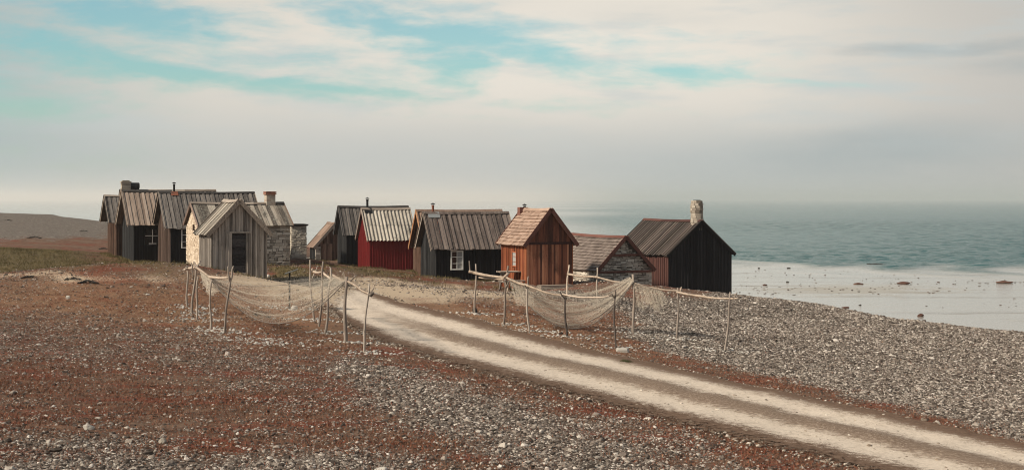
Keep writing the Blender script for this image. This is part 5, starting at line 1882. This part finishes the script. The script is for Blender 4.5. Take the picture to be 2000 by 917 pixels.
X, Y = scatter_points(150000, 15, 52, .46, 1.15)
sh, gr, pa, og = zones(X, Y)
tf = track_frac(X, Y)
pp = .5 + .5 * np.sin(X * .55 + 2.1 * np.sin(Y * .38 + 1)) * np.sin(Y * 1.05 + 1.4 * np.sin(X * .33))
prob = np.clip(.25 + .8 * pp, 0, 1) * np.clip(1 - 1.15 * sh, .03, 1) * np.where(tf < 1.3, 0, 1) * (1 - pa)
k = nrs.rand(len(X)) < prob
ground_cover('heath_plants', X[k], Y[k], .014, .048, .09, 7, [(0, (.045, .025, .018)), (.3, (.14, .074, .047)), (.55, (.235, .122, .076)), (.75, (.22, .06, .037)), (1, (.38, .25, .16))], 'low rust-red heath plants covering the ground', .009)
TX, TY, TW, TT = near_track(60000)
pr_ = np.exp(-((TW - .5) / .11) ** 2) * np.clip(TT * 3 - .3, 0, .8) + .7 * np.exp(-((TW + .1) / .07) ** 2) + .7 * np.exp(-((TW - 1.1) / .07) ** 2)
pr_ *= (.5 + .5 * np.sin(TX * 1.3 + 2 * np.sin(TY * .8)) * np.sin(TY * 1.9 + TX * .6))
k = nrs.rand(len(TX)) < pr_
ground_cover('verge_plants', TX[k], TY[k], .015, .045, .05, 6, [(0, (.05, .032, .022)), (.5, (.125, .08, .055)), (1, (.25, .185, .125))], 'dry brown turf along the crown and edges of the track', .007)
X, Y = scatter_points(60000, 52, 90, .42, 1.0)
sh, gr, pa, og = zones(X, Y)
k = nrs.rand(len(X)) < gr * .8
X, Y = X[k], Y[k]
out_ = np.ones(len(X), bool)
for k_, f_ in FR.items():
    c_, s_ = math.cos(f_.rot), math.sin(f_.rot)
    lx = (X - f_.O[0]) * c_ + (Y - f_.O[1]) * s_; ly = -(X - f_.O[0]) * s_ + (Y - f_.O[1]) * c_
    out_ &= ~((lx > -.05) & (lx < f_.L + .05) & (ly > -.05) & (ly < f_.W + .05))
EX, EY = [], []
for k_, f_ in FR.items():
    if k_ in 'ABCDEGHIJKL':
        for q in range(420):
            if rng.random() < .5:
                lx, ly = rng.uniform(-.3, f_.L), (-.08 - abs(rng.gauss(0, .12)) if f_.typ == 'left' else f_.W + .08 + abs(rng.gauss(0, .12)))
            else:
                lx, ly = -.08 - abs(rng.gauss(0, .12)), rng.uniform(-.2, f_.W + .2)
            if k_ == 'E' and lx < 0 and .5 < ly < 1.9: continue
            p_ = f_.world(lx, ly, 0)
            if math.sin(p_[0] * 3.1 + p_[1] * 1.7) > -.2:
                EX.append(p_[0]); EY.append(p_[1])
X = np.concatenate([X[out_], np.array(EX)]); Y = np.concatenate([Y[out_], np.array(EY)])
ground_cover('grass', X, Y, .04, .14, .12, 6, [(0, (.045, .043, .017)), (.5, (.125, .1, .045)), (1, (.26, .195, .105))], 'short olive grass round the huts', .012)


# ------------------------------------------------------------------ sea haze
def haze():
    mb = MB()
    mb.box(-9000, 9000, -300, 11900, -3.2, 8.4)
    m = bpy.data.materials.new('haze')
    m.use_nodes = True
    nt = m.node_tree
    nt.nodes.clear()
    T = NT(nt)
    out = T.n('ShaderNodeOutputMaterial')
    v = T.n('ShaderNodeVolumePrincipled', i={'Color': (.97, .97, .95, 1), 'Density': .00022, 'Anisotropy': .2})
    nt.links.new(v.outputs[0], out.inputs['Volume'])
    o = mb.build('haze', m)
    tag(o, kind='stuff')


haze()


def fog_bank():
    mb = MB()
    mb.box(-8900, 8900, 290, 11800, .6, 30)
    m = bpy.data.materials.new('fog_bank')
    m.use_nodes = True
    nt = m.node_tree
    nt.nodes.clear()
    T = NT(nt)
    out = T.n('ShaderNodeOutputMaterial')
    v = T.n('ShaderNodeVolumePrincipled', i={'Color': (.97, .97, .96, 1), 'Density': .00045, 'Anisotropy': .2})
    nt.links.new(v.outputs[0], out.inputs['Volume'])
    o = mb.build('fog_bank', m)
    tag(o, 'pale fog bank lying far out over the sea', 'fog', kind='stuff')


fog_bank()
